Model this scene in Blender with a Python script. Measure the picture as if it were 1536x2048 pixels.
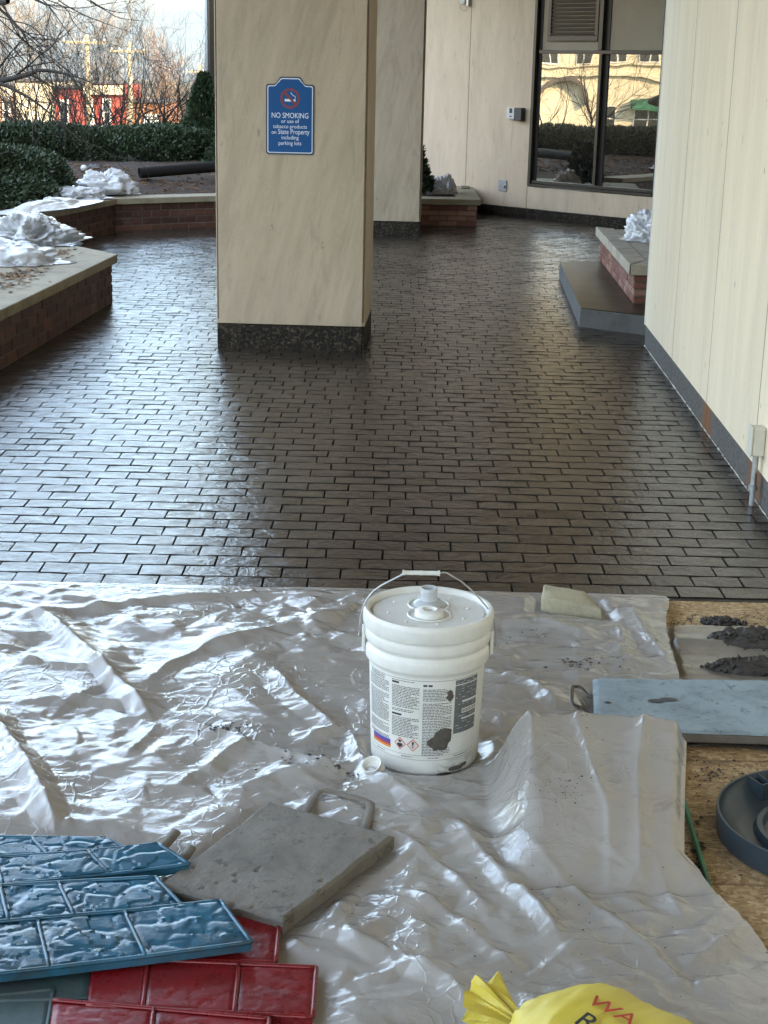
import bpy, bmesh, math, random
import numpy as np
from mathutils import Vector, Matrix

for o in list(bpy.data.objects):
    bpy.data.objects.remove(o)
SC = bpy.context.scene
COL = SC.collection
rad = math.radians
random.seed(7)

# ------------------------------------------------------------------ camera
F_PX, PITCH, ROLL, CAM_H = 3050.0, rad(16.0), rad(1.25), 1.62     # photograph is 1536 x 2048
_f = np.array([0, math.cos(PITCH), -math.sin(PITCH)])
_r0 = np.array([1.0, 0, 0]); _u0 = np.cross(_r0, _f)
_R = _r0 * math.cos(ROLL) + _u0 * math.sin(ROLL)
_U = -_r0 * math.sin(ROLL) + _u0 * math.cos(ROLL)
_C = np.array([0, 0, CAM_H])
cd = bpy.data.cameras.new('camera'); cam = bpy.data.objects.new('camera', cd); COL.objects.link(cam)
cd.sensor_fit = 'VERTICAL'; cd.sensor_height = 24.0; cd.lens = 24.0 * F_PX / 2048.0
cd.clip_start = 0.05; cd.clip_end = 2000
cam.matrix_world = Matrix(((_R[0], _U[0], -_f[0], 0), (_R[1], _U[1], -_f[1], 0), (_R[2], _U[2], -_f[2], CAM_H), (0, 0, 0, 1)))
SC.camera = cam

# ------------------------------------------------------------------ sky, sun, exposure
SUN_EL, SUN_AZ = rad(24.0), math.atan2(0.6, -0.8)
W = bpy.data.worlds.new('World'); SC.world = W; W.use_nodes = True
wt = W.node_tree
bg = wt.nodes['Background']
sky = wt.nodes.new('ShaderNodeTexSky'); sky.sky_type = 'NISHITA'; sky.sun_disc = False
sky.sun_elevation = SUN_EL; sky.sun_rotation = SUN_AZ; sky.altitude = 50; sky.air_density = 1.0; sky.dust_density = 0.4; sky.ozone_density = 1.2
# thin high cloud, the same all round
tc = wt.nodes.new('ShaderNodeTexCoord'); mp = wt.nodes.new('ShaderNodeMapping'); mp.inputs['Scale'].default_value = (1.2, 1.2, 7.0)
wt.links.new(tc.outputs['Generated'], mp.inputs['Vector'])
cn = wt.nodes.new('ShaderNodeTexNoise'); cn.inputs['Scale'].default_value = 2.2; cn.inputs['Detail'].default_value = 7; cn.inputs['Roughness'].default_value = 0.62
wt.links.new(mp.outputs['Vector'], cn.inputs['Vector'])
cr_ = wt.nodes.new('ShaderNodeValToRGB'); cr_.color_ramp.elements[0].position = 0.40; cr_.color_ramp.elements[1].position = 0.68
cr_.color_ramp.elements[1].color = (0.75, 0.75, 0.75, 1)
wt.links.new(cn.outputs['Fac'], cr_.inputs['Fac'])
mx = wt.nodes.new('ShaderNodeMix'); mx.data_type = 'RGBA'
wt.links.new(cr_.outputs['Color'], mx.inputs['Factor'])
wt.links.new(sky.outputs['Color'], mx.inputs[6])
mx.inputs[7].default_value = (3.4, 4.1, 5.1, 1)
# pale haze bank low over the horizon, the same all round
sepw = wt.nodes.new('ShaderNodeSeparateXYZ'); wt.links.new(tc.outputs['Generated'], sepw.inputs[0])
hr = wt.nodes.new('ShaderNodeValToRGB'); hr.color_ramp.elements[0].position = 0.035; hr.color_ramp.elements[0].color = (1, 1, 1, 1); hr.color_ramp.elements[1].position = 0.13; hr.color_ramp.elements[1].color = (0, 0, 0, 1)
wt.links.new(sepw.outputs[2], hr.inputs['Fac'])
hz_ = wt.nodes.new('ShaderNodeMix'); hz_.data_type = 'RGBA'; wt.links.new(hr.outputs['Color'], hz_.inputs['Factor']); wt.links.new(mx.outputs[2], hz_.inputs[6])
hc = wt.nodes.new('ShaderNodeMix'); hc.data_type = 'RGBA'; wt.links.new(cr_.outputs['Color'], hc.inputs['Factor']); hc.inputs[6].default_value = (0.70, 0.88, 1.02, 1); hc.inputs[7].default_value = (0.95, 1.02, 1.08, 1)
wt.links.new(hc.outputs[2], hz_.inputs[7])
wt.links.new(hz_.outputs[2], bg.inputs['Color'])
bg.inputs['Strength'].default_value = 0.15
sd = bpy.data.lights.new('sun', 'SUN'); sun = bpy.data.objects.new('sun', sd); COL.objects.link(sun)
sd.energy = 2.0; sd.angle = rad(0.5); sd.color = (1.0, 0.82, 0.58)
_sv = Vector((math.sin(SUN_AZ) * math.cos(SUN_EL), math.cos(SUN_AZ) * math.cos(SUN_EL), math.sin(SUN_EL)))
sun.rotation_euler = _sv.to_track_quat('Z', 'Y').to_euler()
sun.location = (20, -30, 30)
SC.view_settings.view_transform = 'Standard'; SC.view_settings.look = 'None'
SC.view_settings.exposure = 3.05; SC.view_settings.gamma = 1.0; SC.view_settings.use_curve_mapping = False
SC.view_settings.use_white_balance = True; SC.view_settings.white_balance_temperature = 7400
SC.render.engine = 'CYCLES'
SC.cycles.use_denoising = True
SC.cycles.max_bounces = 9; SC.cycles.diffuse_bounces = 4; SC.cycles.glossy_bounces = 4; SC.cycles.transmission_bounces = 5
SC.cycles.transparent_max_bounces = 10; SC.cycles.caustics_reflective = False; SC.cycles.caustics_refractive = False

# ------------------------------------------------------------------ pixel -> place helpers
def ray(x, y): return _f + _R * ((x - 768) / F_PX) - _U * ((y - 1024) / F_PX)
def G(x, y, z=0.0):                       # where the ray meets height z
    d = ray(x, y); t = (z - CAM_H) / d[2]; return Vector(_C + d * t)
def AY(x, y, Y):                          # where the ray meets the plane at depth Y
    d = ray(x, y); return Vector(_C + d * (Y / d[1]))

# ------------------------------------------------------------------ mesh helpers
class MB:
    def __init__(s): s.v = []; s.f = []; s.m = []; s.cur = 0
    def add(s, vs, fs):
        b = len(s.v); s.v.extend([tuple(p) for p in vs]); s.f.extend([tuple(i + b for i in f) for f in fs]); s.m.extend([s.cur] * len(fs))
    def box(s, c, d, M=None):
        x, y, z = d[0] / 2, d[1] / 2, d[2] / 2
        vs = [Vector((sx * x, sy * y, sz * z)) for sz in (-1, 1) for sy in (-1, 1) for sx in (-1, 1)]
        if M is not None: vs = [M @ v for v in vs]
        vs = [v + Vector(c) for v in vs]
        s.add(vs, [(0, 2, 3, 1), (4, 5, 7, 6), (0, 1, 5, 4), (2, 6, 7, 3), (0, 4, 6, 2), (1, 3, 7, 5)])
    def prism(s, poly, z0, z1):           # poly: list of (x, y) anticlockwise
        n = len(poly)
        vs = [(p[0], p[1], z0) for p in poly] + [(p[0], p[1], z1) for p in poly]
        s.add(vs, [tuple(range(n - 1, -1, -1)), tuple(range(n, 2 * n))] + [(i, (i + 1) % n, n + (i + 1) % n, n + i) for i in range(n)])
    def hull4(s, low, up):                # two quads joined
        s.add(list(low) + list(up), [(3, 2, 1, 0), (4, 5, 6, 7)] + [(i, (i + 1) % 4, 4 + (i + 1) % 4, 4 + i) for i in range(4)])
    def tube(s, pts, r, n=8, caps=True):
        pts = [Vector(p) for p in pts]; k = len(pts)
        rs = r if hasattr(r, '__len__') else [r] * k
        vs = []; up = None
        for i, p in enumerate(pts):
            t = (pts[min(i + 1, k - 1)] - pts[max(i - 1, 0)])
            t = t.normalized() if t.length > 1e-9 else Vector((0, 0, 1))
            if up is None:
                up = Vector((0, 0, 1)) if abs(t.z) < 0.9 else Vector((1, 0, 0))
            a = t.cross(up)
            if a.length < 1e-6: a = t.orthogonal()
            a.normalize(); b = a.cross(t).normalized(); up = b
            for j in range(n):
                w = 2 * math.pi * j / n
                vs.append(p + a * (math.cos(w) * rs[i]) + b * (math.sin(w) * rs[i]))
        fs = []
        for i in range(k - 1):
            for j in range(n):
                fs.append((i * n + j, i * n + (j + 1) % n, (i + 1) * n + (j + 1) % n, (i + 1) * n + j))
        if caps: fs += [tuple(range(n - 1, -1, -1)), tuple(range((k - 1) * n, k * n))]
        s.add(vs, fs)
    def lathe(s, prof, n=48, c=(0, 0, 0), M=None):
        vs = []
        for r, z in prof:
            for j in range(n):
                w = 2 * math.pi * j / n
                v = Vector((r * math.cos(w), r * math.sin(w), z))
                if M is not None: v = M @ v
                vs.append(v + Vector(c))
        fs = []
        for i in range(len(prof) - 1):
            for j in range(n):
                fs.append((i * n + j, i * n + (j + 1) % n, (i + 1) * n + (j + 1) % n, (i + 1) * n + j))
        s.add(vs, fs)
    def grid(s, P):                       # P: array (a, b, 3)
        a, b = P.shape[:2]
        base = len(s.v); s.v.extend(map(tuple, P.reshape(-1, 3).tolist()))
        I = np.arange(a * b).reshape(a, b) + base
        q = np.stack([I[:-1, :-1], I[:-1, 1:], I[1:, 1:], I[1:, :-1]], -1).reshape(-1, 4)
        s.f.extend(map(tuple, q.tolist())); s.m.extend([s.cur] * len(q))
    def mesh(s, name, mats, smooth=False):
        me = bpy.data.meshes.new(name); me.from_pydata(s.v, [], s.f)
        for m in (mats if isinstance(mats, (list, tuple)) else [mats]): me.materials.append(m)
        if any(s.m): me.polygons.foreach_set('material_index', s.m)
        if smooth: me.polygons.foreach_set('use_smooth', [True] * len(me.polygons))
        me.update(); return me
    def build(s, name, mats, parent=None, smooth=False, bevel=0.0, seg=2, angle=None):
        me = s.mesh(name, mats, smooth)
        if bevel > 0:
            bm = bmesh.new(); bm.from_mesh(me); bmesh.ops.remove_doubles(bm, verts=bm.verts, dist=1e-5)
            bmesh.ops.recalc_face_normals(bm, faces=bm.faces)
            es = [e for e in bm.edges if len(e.link_faces) == 2 and e.calc_face_angle(0) > 0.5]
            bmesh.ops.bevel(bm, geom=es, offset=bevel, segments=seg, profile=0.5, affect='EDGES')
            bm.to_mesh(me); bm.free()
        if angle is not None: me.set_sharp_from_angle(angle=angle)
        return link(name, me, parent)
def link(name, me, parent=None):
    o = bpy.data.objects.new(name, me); COL.objects.link(o)
    if parent is not None: o.parent = parent
    return o
def thing(name, label, cat, loc=(0, 0, 0), rz=0.0, group=None):
    o = bpy.data.objects.new(name, None); COL.objects.link(o); o.empty_display_size = 0.1
    o.location = loc; o.rotation_euler = (0, 0, rz); return tag(o, label, cat, group)
def tag(o, label=None, cat=None, group=None, kind=None):
    if label: o['label'] = label
    if cat: o['category'] = cat
    if group: o['group'] = group
    if kind: o['kind'] = kind
    return o
def keep(o, parent):                      # parent without moving (parts built in world coordinates)
    o.parent = parent
    o.matrix_parent_inverse = Matrix.LocRotScale(parent.location, parent.rotation_euler, None).inverted()
    return o
def text_mesh(body, size, mat, name, align='CENTER', extrude=0.0006, xs=1.0):
    cu = bpy.data.curves.new(name, 'FONT'); cu.body = body; cu.size = size; cu.align_x = align; cu.extrude = extrude; cu.resolution_u = 3
    t = bpy.data.objects.new(name, cu); COL.objects.link(t)
    dg = bpy.context.evaluated_depsgraph_get(); dg.update()
    me = bpy.data.meshes.new_from_object(t.evaluated_get(dg)); bpy.data.objects.remove(t)
    me.materials.clear(); me.materials.append(mat)
    for v in me.vertices: v.co.x *= xs
    return me

# ------------------------------------------------------------------ noise in numpy
def _h(ix, iy, s):
    n = (ix.astype(np.int64) * 374761393 + iy.astype(np.int64) * 668265263 + s * 1442695041) & 0xffffffff
    n = ((n ^ (n >> 13)) * 1274126177) & 0xffffffff
    n = n ^ (n >> 16)
    return (n & 0xffffff) / float(0xffffff)
def vnoise(x, y, s=0):
    ix = np.floor(x); iy = np.floor(y); fx = x - ix; fy = y - iy
    fx = fx * fx * fx * (fx * (fx * 6 - 15) + 10); fy = fy * fy * fy * (fy * (fy * 6 - 15) + 10)
    a = _h(ix, iy, s); b = _h(ix + 1, iy, s); c = _h(ix, iy + 1, s); d = _h(ix + 1, iy + 1, s)
    return (a * (1 - fx) + b * fx) * (1 - fy) + (c * (1 - fx) + d * fx) * fy
def fbm(x, y, s=0, o=4):
    t = 0; a = 0.5; n = 0
    for k in range(o): t = t + a * vnoise(x * 2 ** k, y * 2 ** k, s + k * 17); n += a; a *= 0.5
    return t / n
def worley(x, y, s=0):
    ix = np.floor(x); iy = np.floor(y); f1 = np.full(x.shape, 9.0); f2 = np.full(x.shape, 9.0)
    for dx in (-1, 0, 1):
        for dy in (-1, 0, 1):
            cx = ix + dx; cy = iy + dy
            px = cx + _h(cx, cy, s + 1); py = cy + _h(cx, cy, s + 2)
            d = np.hypot(px - x, py - y) + 0.5 * _h(cx, cy, s + 3)
            f2 = np.minimum(np.maximum(d, f1), f2); f1 = np.minimum(d, f1)
    return f1, f2
def facets(x, y, s=0):
    # piecewise flat creased surface: linear interpolation over jittered triangles
    ix = np.floor(x); iy = np.floor(y); fx = x - ix; fy = y - iy
    a = _h(ix, iy, s); b = _h(ix + 1, iy, s); c = _h(ix, iy + 1, s); d = _h(ix + 1, iy + 1, s)
    up = fx + fy > 1
    lo = a + (b - a) * fx + (c - a) * fy
    hi = d + (c - d) * (1 - fx) + (b - d) * (1 - fy)
    return np.where(up, hi, lo)
def tri_facets(X, Y, x0, x1, y0, y1, n, seed, flat=0.35, aniso=1.0):
    # heights at scattered points, joined by flat triangles, sampled on the grid X, Y
    from mathutils import geometry as mg
    rg = np.random.default_rng(seed); m_ = 0.05
    px = rg.uniform(x0 - m_, x1 + m_, n); py = rg.uniform(y0 - m_, y1 + m_, n)
    for cx in (x0 - 0.2, x1 + 0.2):
        for cy in (y0 - 0.2, y1 + 0.2): px = np.append(px, cx); py = np.append(py, cy)
    h = rg.uniform(-1, 1, len(px)); h[rg.random(len(px)) < flat] *= 0.15
    out = mg.delaunay_2d_cdt([Vector((a, b * aniso)) for a, b in zip(px, py)], [], [], 0, 1e-6)
    vs = np.array([(v.x, v.y / aniso) for v in out[0]]); hv = np.zeros(len(vs))
    for i, o in enumerate(out[3]): hv[i] = h[o[0]] if o else 0.0
    Z = np.zeros(X.shape); xf = X.ravel(); yf = Y.ravel(); zf = Z.ravel()
    # bin the samples so each triangle only looks at its own neighbourhood
    nb = 70; bx = np.clip(((xf - x0) / (x1 - x0) * nb).astype(int), 0, nb - 1); by = np.clip(((yf - y0) / (y1 - y0) * nb).astype(int), 0, nb - 1)
    order = np.argsort(bx * nb + by, kind='stable'); key = (bx * nb + by)[order]; start = np.searchsorted(key, np.arange(nb * nb)); end = np.searchsorted(key, np.arange(nb * nb), side='right')
    for f in out[2]:
        a, b, c = vs[f[0]], vs[f[1]], vs[f[2]]
        i0 = max(0, int((min(a[0], b[0], c[0]) - x0) / (x1 - x0) * nb)); i1 = min(nb - 1, int((max(a[0], b[0], c[0]) - x0) / (x1 - x0) * nb))
        j0 = max(0, int((min(a[1], b[1], c[1]) - y0) / (y1 - y0) * nb)); j1 = min(nb - 1, int((max(a[1], b[1], c[1]) - y0) / (y1 - y0) * nb))
        if i0 > i1 or j0 > j1: continue
        idx = np.concatenate([order[start[i * nb + j0]:end[i * nb + j1]] for i in range(i0, i1 + 1)])
        if len(idx) == 0: continue
        den = (b[1] - c[1]) * (a[0] - c[0]) + (c[0] - b[0]) * (a[1] - c[1])
        if abs(den) < 1e-12: continue
        l1 = ((b[1] - c[1]) * (xf[idx] - c[0]) + (c[0] - b[0]) * (yf[idx] - c[1])) / den; l2 = ((c[1] - a[1]) * (xf[idx] - c[0]) + (a[0] - c[0]) * (yf[idx] - c[1])) / den; l3 = 1 - l1 - l2
        ok = (l1 >= -1e-6) & (l2 >= -1e-6) & (l3 >= -1e-6)
        zf[idx[ok]] = l1[ok] * hv[f[0]] + l2[ok] * hv[f[1]] + l3[ok] * hv[f[2]]
    return zf.reshape(X.shape)
def warp(x, y, amt, sc, s):
    return x + amt * (fbm(x * sc, y * sc, s, 3) - 0.5) * 2, y + amt * (fbm(x * sc, y * sc, s + 50, 3) - 0.5) * 2
def crumple(x, y, s=0):
    # stacked creased layers, each turned and bent
    t = 0
    for k, (sc, am, ang) in enumerate(((2.6, 1.0, 0.4), (5.5, 0.55, 1.3), (11, 0.30, 2.2), (23, 0.15, 0.9), (45, 0.07, 0.2))):
        wx, wy = warp(x, y, 0.16 / (k + 1), 3.0 * (k + 1) ** 0.8, s + 7 * k)
        c_, s_ = math.cos(ang), math.sin(ang)
        u = (wx * c_ - wy * s_) * sc; v = (wx * s_ + wy * c_) * sc * 0.6
        t = t + am * (facets(u, v, s + 31 * k) - 0.5)
    return t
def dist_poly(X, Y, pts):
    # distance to a polyline, side of it, and run along it (0..1)
    best = np.full(X.shape, 9e9); side = np.zeros(X.shape); run = np.zeros(X.shape)
    L = [0.0]
    for a, b in zip(pts[:-1], pts[1:]): L.append(L[-1] + math.hypot(b[0] - a[0], b[1] - a[1]))
    for k, (a, b) in enumerate(zip(pts[:-1], pts[1:])):
        dx, dy = b[0] - a[0], b[1] - a[1]; l2 = dx * dx + dy * dy + 1e-12
        t = np.clip(((X - a[0]) * dx + (Y - a[1]) * dy) / l2, 0, 1)
        d = np.hypot(X - a[0] - t * dx, Y - a[1] - t * dy)
        w = d < best
        best = np.where(w, d, best); side = np.where(w, np.sign(dx * (Y - a[1]) - dy * (X - a[0])), side)
        run = np.where(w, (L[k] + t * math.sqrt(l2)) / L[-1], run)
    return best, side, run

# ------------------------------------------------------------------ material helpers
class NT:
    def __init__(s, name):
        s.m = bpy.data.materials.new(name); s.m.use_nodes = True; s.t = s.m.node_tree
        s.b = s.t.nodes['Principled BSDF']; s.out = s.t.nodes['Material Output']
    def n(s, typ, props=None, **inp):
        nd = s.t.nodes.new('ShaderNode' + typ)
        for k, v in (props or {}).items(): setattr(nd, k, v)
        for k, v in inp.items(): s.set(nd, k.replace('_', ' '), v)
        return nd
    def set(s, nd, key, v):
        i = nd.inputs[int(key)] if key.isdigit() else nd.inputs[key]
        if isinstance(v, bpy.types.NodeSocket): s.t.links.new(v, i)
        elif isinstance(v, bpy.types.Node): s.t.links.new(v.outputs[0], i)
        else: i.default_value = (tuple(v) + (1,) if hasattr(v, '__len__') and len(v) == 3 and i.type == 'RGBA' else v)
    def co(s, which='Object', scale=(1, 1, 1), rot=(0, 0, 0)):
        if which == 'Position': src = s.n('NewGeometry').outputs['Position']
        else: src = s.n('TexCoord').outputs[which]
        m = s.n('Mapping'); s.t.links.new(src, m.inputs['Vector']); m.inputs['Scale'].default_value = scale; m.inputs['Rotation'].default_value = rot
        return m.outputs[0]
    def noise(s, vec, scale=5, detail=5, rough=0.55, dist=0.0):
        nd = s.n('TexNoise', Scale=scale, Detail=detail, Roughness=rough, Distortion=dist); s.t.links.new(vec, nd.inputs['Vector']); return nd.outputs['Fac']
    def ramp(s, fac, stops):
        nd = s.n('ValToRGB'); s.t.links.new(fac, nd.inputs['Fac']); e = nd.color_ramp.elements
        while len(e) < len(stops): e.new(0.5)
        for el, (p, c) in zip(e, stops):
            el.position = p; el.color = (c, c, c, 1) if not hasattr(c, '__len__') else tuple(c) + (1,)
        return nd.outputs['Color']
    def mix(s, fac, a, b, mode='MIX'):
        nd = s.n('Mix', {'data_type': 'RGBA', 'blend_type': mode})
        s.set(nd, '0', fac); s.set(nd, '6', a); s.set(nd, '7', b); return nd.outputs[2]
    def math(s, op, a, b=0.0):
        nd = s.n('Math', {'operation': op}); s.set(nd, '0', a); s.set(nd, '1', b); return nd.outputs[0]
    def bump(s, h, strength=0.3, dist=0.01):
        nd = s.n('Bump', Strength=strength, Distance=dist); s.t.links.new(h, nd.inputs['Height']); s.t.links.new(nd.outputs[0], s.b.inputs['Normal']); return nd
    def p(s, **k):
        for a, v in k.items(): s.set(s.b, a.replace('_', ' '), v)
        return s.m
def plain(name, col, rough=0.5, metal=0.0, var=0.12, scale=30, bump=0.0, spec=0.5):
    t = NT(name); v = t.co('Object')
    nz = t.noise(v, scale, 5, 0.6)
    c = t.ramp(nz, [(0.3, [x * (1 - var) for x in col]), (0.7, [min(1, x * (1 + var)) for x in col])])
    t.p(Base_Color=c, Metallic=metal)
    t.set(t.b, 'Roughness', t.ramp(nz, [(0.2, max(0.02, rough * 0.85)), (0.8, min(1, rough * 1.15))]))
    t.b.inputs['Specular IOR Level'].default_value = spec
    if bump: t.bump(nz, bump, 0.004)
    return t.m

def M_limestone(name, base, streak_rot, stretch, contrast=0.16, scuffs=True, fine_mix=0.35, dirt=0.36):
    t = NT(name); v = t.co('Position', (1, 1, 1), streak_rot)
    m = t.n('Mapping'); t.t.links.new(v, m.inputs['Vector']); m.inputs['Scale'].default_value = stretch
    s1 = t.noise(m.outputs[0], 3.0, 6, 0.6, 0.4); s2 = t.noise(m.outputs[0], 9.0, 5, 0.65, 0.2)
    c1 = t.ramp(s1, [(0.25, [x * (1 - contrast * 1.3) for x in base]), (0.5, base), (0.75, [min(1, x * (1 + contrast)) for x in base])])
    c2 = t.mix(fine_mix, c1, t.ramp(s2, [(0.3, (base[0] * 0.82, base[1] * 0.74, base[2] * 0.62)), (0.65, [x * 1.12 for x in base])]))
    pos = t.co('Position')
    fine = t.noise(pos, 160, 3, 0.6)
    c3 = t.mix(0.12, c2, t.ramp(fine, [(0.35, (0.12, 0.10, 0.08)), (0.55, base)]))
    if scuffs:
        m2 = t.n('Mapping'); t.t.links.new(pos, m2.inputs['Vector']); m2.inputs['Scale'].default_value = (5, 5, 1.1)
        sc = t.noise(m2.outputs[0], 2.3, 7, 0.72, 0.8)
        c3 = t.mix(t.math('MULTIPLY', t.ramp(sc, [(0.54, 0.0), (0.70, 1.0)]), dirt), c3, (0.17, 0.14, 0.11))
        vor = t.n('TexVoronoi', {'feature': 'F1'}, Scale=2.2); t.t.links.new(t.co('Position', (3, 3, 1.3)), vor.inputs['Vector'])
        mk = t.math('MULTIPLY', t.ramp(vor.outputs['Distance'], [(0.03, 1.0), (0.09, 0.0)]), t.ramp(t.noise(pos, 40, 3), [(0.45, 0.0), (0.6, 1.0)]))
        c3 = t.mix(t.math('MULTIPLY', mk, 0.65), c3, (0.08, 0.065, 0.05))
    t.p(Base_Color=c3, Roughness=0.62); t.b.inputs['Specular IOR Level'].default_value = 0.35
    t.bump(t.noise(pos, 60, 5, 0.65), 0.12, 0.004)
    return t.m
MAT = {}
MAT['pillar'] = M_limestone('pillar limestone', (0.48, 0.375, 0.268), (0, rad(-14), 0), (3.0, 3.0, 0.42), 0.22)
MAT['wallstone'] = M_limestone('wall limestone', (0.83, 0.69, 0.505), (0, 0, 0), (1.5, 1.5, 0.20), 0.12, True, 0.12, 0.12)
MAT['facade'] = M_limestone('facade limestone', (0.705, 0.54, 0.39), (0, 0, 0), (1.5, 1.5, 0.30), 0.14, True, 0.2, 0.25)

def M_granite(name, lo, hi, wet=0.4, rust=False):
    t = NT(name); v = t.co('Position')
    n1 = t.noise(v, 55, 4, 0.7); n2 = t.noise(v, 8, 4, 0.6); n3 = t.noise(t.co('Position', (1, 1, 0.15)), 14, 5, 0.7)
    c = t.ramp(n1, [(0.38, lo), (0.52, [x * 1.5 for x in lo]), (0.66, hi)])
    c = t.mix(t.ramp(n3, [(0.5, 0.0), (0.75, 0.5)]), c, hi)
    if rust:
        # two rust runs below the panel joints
        sep = t.n('SeparateXYZ'); t.t.links.new(t.co('Position'), sep.inputs[0])
        for yc in (7.22, 6.02):
            d = t.math('ABSOLUTE', t.math('SUBTRACT', sep.outputs[1], yc))
            dd = t.math('ADD', d, t.math('MULTIPLY', t.math('SUBTRACT', t.noise(v, 12, 4), 0.5), 0.25))
            c = t.mix(t.ramp(dd, [(0.07, 0.8), (0.17, 0.0)]), c, (0.22, 0.085, 0.03))
    t.p(Base_Color=c, Roughness=wet); t.b.inputs['Specular IOR Level'].default_value = 0.18; t.bump(n1, 0.25, 0.004); return t.m
MAT['granite'] = M_granite('dark granite', (0.010, 0.0075, 0.0055), (0.115, 0.086, 0.052), 0.6)
MAT['granite_wall'] = M_granite('grey granite', (0.075, 0.070, 0.064), (0.16, 0.152, 0.140), 0.7, True)

def M_floor():
    t = NT('wet stamped concrete'); v = t.co('Position')
    rnd = t.n('ObjectInfo').outputs['Random']
    n1 = t.noise(t.co('Position', (0.85, 1.1, 1)), 12, 6, 0.58, 1.0); n2 = t.noise(v, 1.1, 4, 0.6); n3 = t.noise(v, 220, 2, 0.6)
    c = t.ramp(n1, [(0.3, (0.031, 0.021, 0.015)), (0.55, (0.058, 0.042, 0.031)), (0.8, (0.098, 0.073, 0.054))])
    isl = t.n('NewGeometry').outputs['Random Per Island']; pr = t.math('FRACT', t.math('ADD', isl, rnd))
    c = t.mix(0.35, c, t.ramp(pr, [(0.0, (0.026, 0.018, 0.013)), (0.5, (0.062, 0.046, 0.034)), (0.85, (0.085, 0.062, 0.044)), (1.0, (0.125, 0.098, 0.075))]))
    c = t.mix(0.30, c, t.ramp(n2, [(0.3, (0.018, 0.014, 0.011)), (0.7, (0.075, 0.061, 0.047))]))
    t.p(Base_Color=c, Roughness=t.ramp(t.noise(v, 3.0, 6, 0.7), [(0.3, 0.07), (0.7, 0.22)]), IOR=1.42)
    t.b.inputs['Specular IOR Level'].default_value = 0.48; t.b.inputs['Coat Weight'].default_value = 0.05; t.b.inputs['Coat Roughness'].default_value = 0.12; t.b.inputs['Coat IOR'].default_value = 1.55
    # cleft slate relief plus fine grit
    n4 = t.noise(t.co('Position', (0.8, 1.25, 1)), 34, 4, 0.6, 1.4)
    h = t.math('ADD', n1, t.math('MULTIPLY', n4, 0.35))
    h = t.math('ADD', h, t.math('MULTIPLY', n3, 0.03))
    b = t.bump(h, 0.55, 0.010); t.t.links.new(b.outputs[0], t.b.inputs['Coat Normal'])
    return t.m
MAT['floor'] = M_floor()
MAT['joint'] = plain('joint', (0.022, 0.017, 0.013), 0.7, spec=0.2, var=0.4, scale=20)

def M_brick(name, c1, c2, c3, wet=0.55):
    t = NT(name); r = t.n('ObjectInfo').outputs['Random']
    c = t.ramp(r, [(0.0, c1), (0.45, c2), (0.8, c3), (1.0, [x * 1.5 for x in c3])])
    v = t.co('Position'); nz = t.noise(v, 25, 5, 0.7); eff = t.noise(v, 4, 5, 0.7)
    c = t.mix(0.5, c, t.ramp(nz, [(0.3, [x * 0.4 for x in c2]), (0.7, [x * 1.3 for x in c2])]))
    c = t.mix(t.ramp(eff, [(0.55, 0.0), (0.75, 0.45)]), c, (0.24, 0.19, 0.15))
    t.p(Base_Color=c, Roughness=wet); t.bump(nz, 0.4, 0.004); return t.m
MAT['brick'] = M_brick('planter brick', (0.040, 0.016, 0.012), (0.078, 0.028, 0.019), (0.125, 0.052, 0.034))
MAT['brick_r'] = M_brick('red planter brick', (0.15, 0.040, 0.024), (0.21, 0.062, 0.036), (0.36, 0.19, 0.14))
MAT['mortar'] = plain('mortar', (0.12, 0.095, 0.075), 0.85, var=0.3, scale=40, bump=0.3)
def M_coping(name, base):
    t = NT(name); v = t.co('Position'); a = t.noise(v, 7, 6, 0.65); b = t.noise(v, 120, 3)
    c = t.ramp(a, [(0.3, [x * 0.62 for x in base]), (0.5, base), (0.75, [x * 1.2 for x in base])])
    c = t.mix(t.ramp(t.noise(v, 2.2, 6, 0.75), [(0.52, 0.0), (0.75, 0.6)]), c, (0.06, 0.05, 0.035))
    t.p(Base_Color=t.mix(0.2, c, t.ramp(b, [(0.3, (0.05, 0.04, 0.03)), (0.6, base)])), Roughness=0.8); t.bump(b, 0.2, 0.003); return t.m
MAT['coping'] = M_coping('coping stone', (0.30, 0.255, 0.175))
MAT['coping_r'] = M_coping('pale coping stone', (0.42, 0.36, 0.28))
MAT['concrete'] = M_coping('grey concrete', (0.105, 0.103, 0.098))
def M_wettop():
    t = NT('wet concrete top'); v = t.co('Position', (0.6, 1.6, 1)); n = t.noise(v, 6, 6, 0.65, 0.5)
    t.p(Base_Color=t.ramp(n, [(0.3, (0.022, 0.015, 0.009)), (0.7, (0.075, 0.055, 0.032))]), Roughness=0.35, IOR=1.38, Specular_IOR_Level=0.25); t.bump(t.noise(v, 25, 4), 0.35, 0.006); return t.m
MAT['steptop'] = M_wettop()

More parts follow.
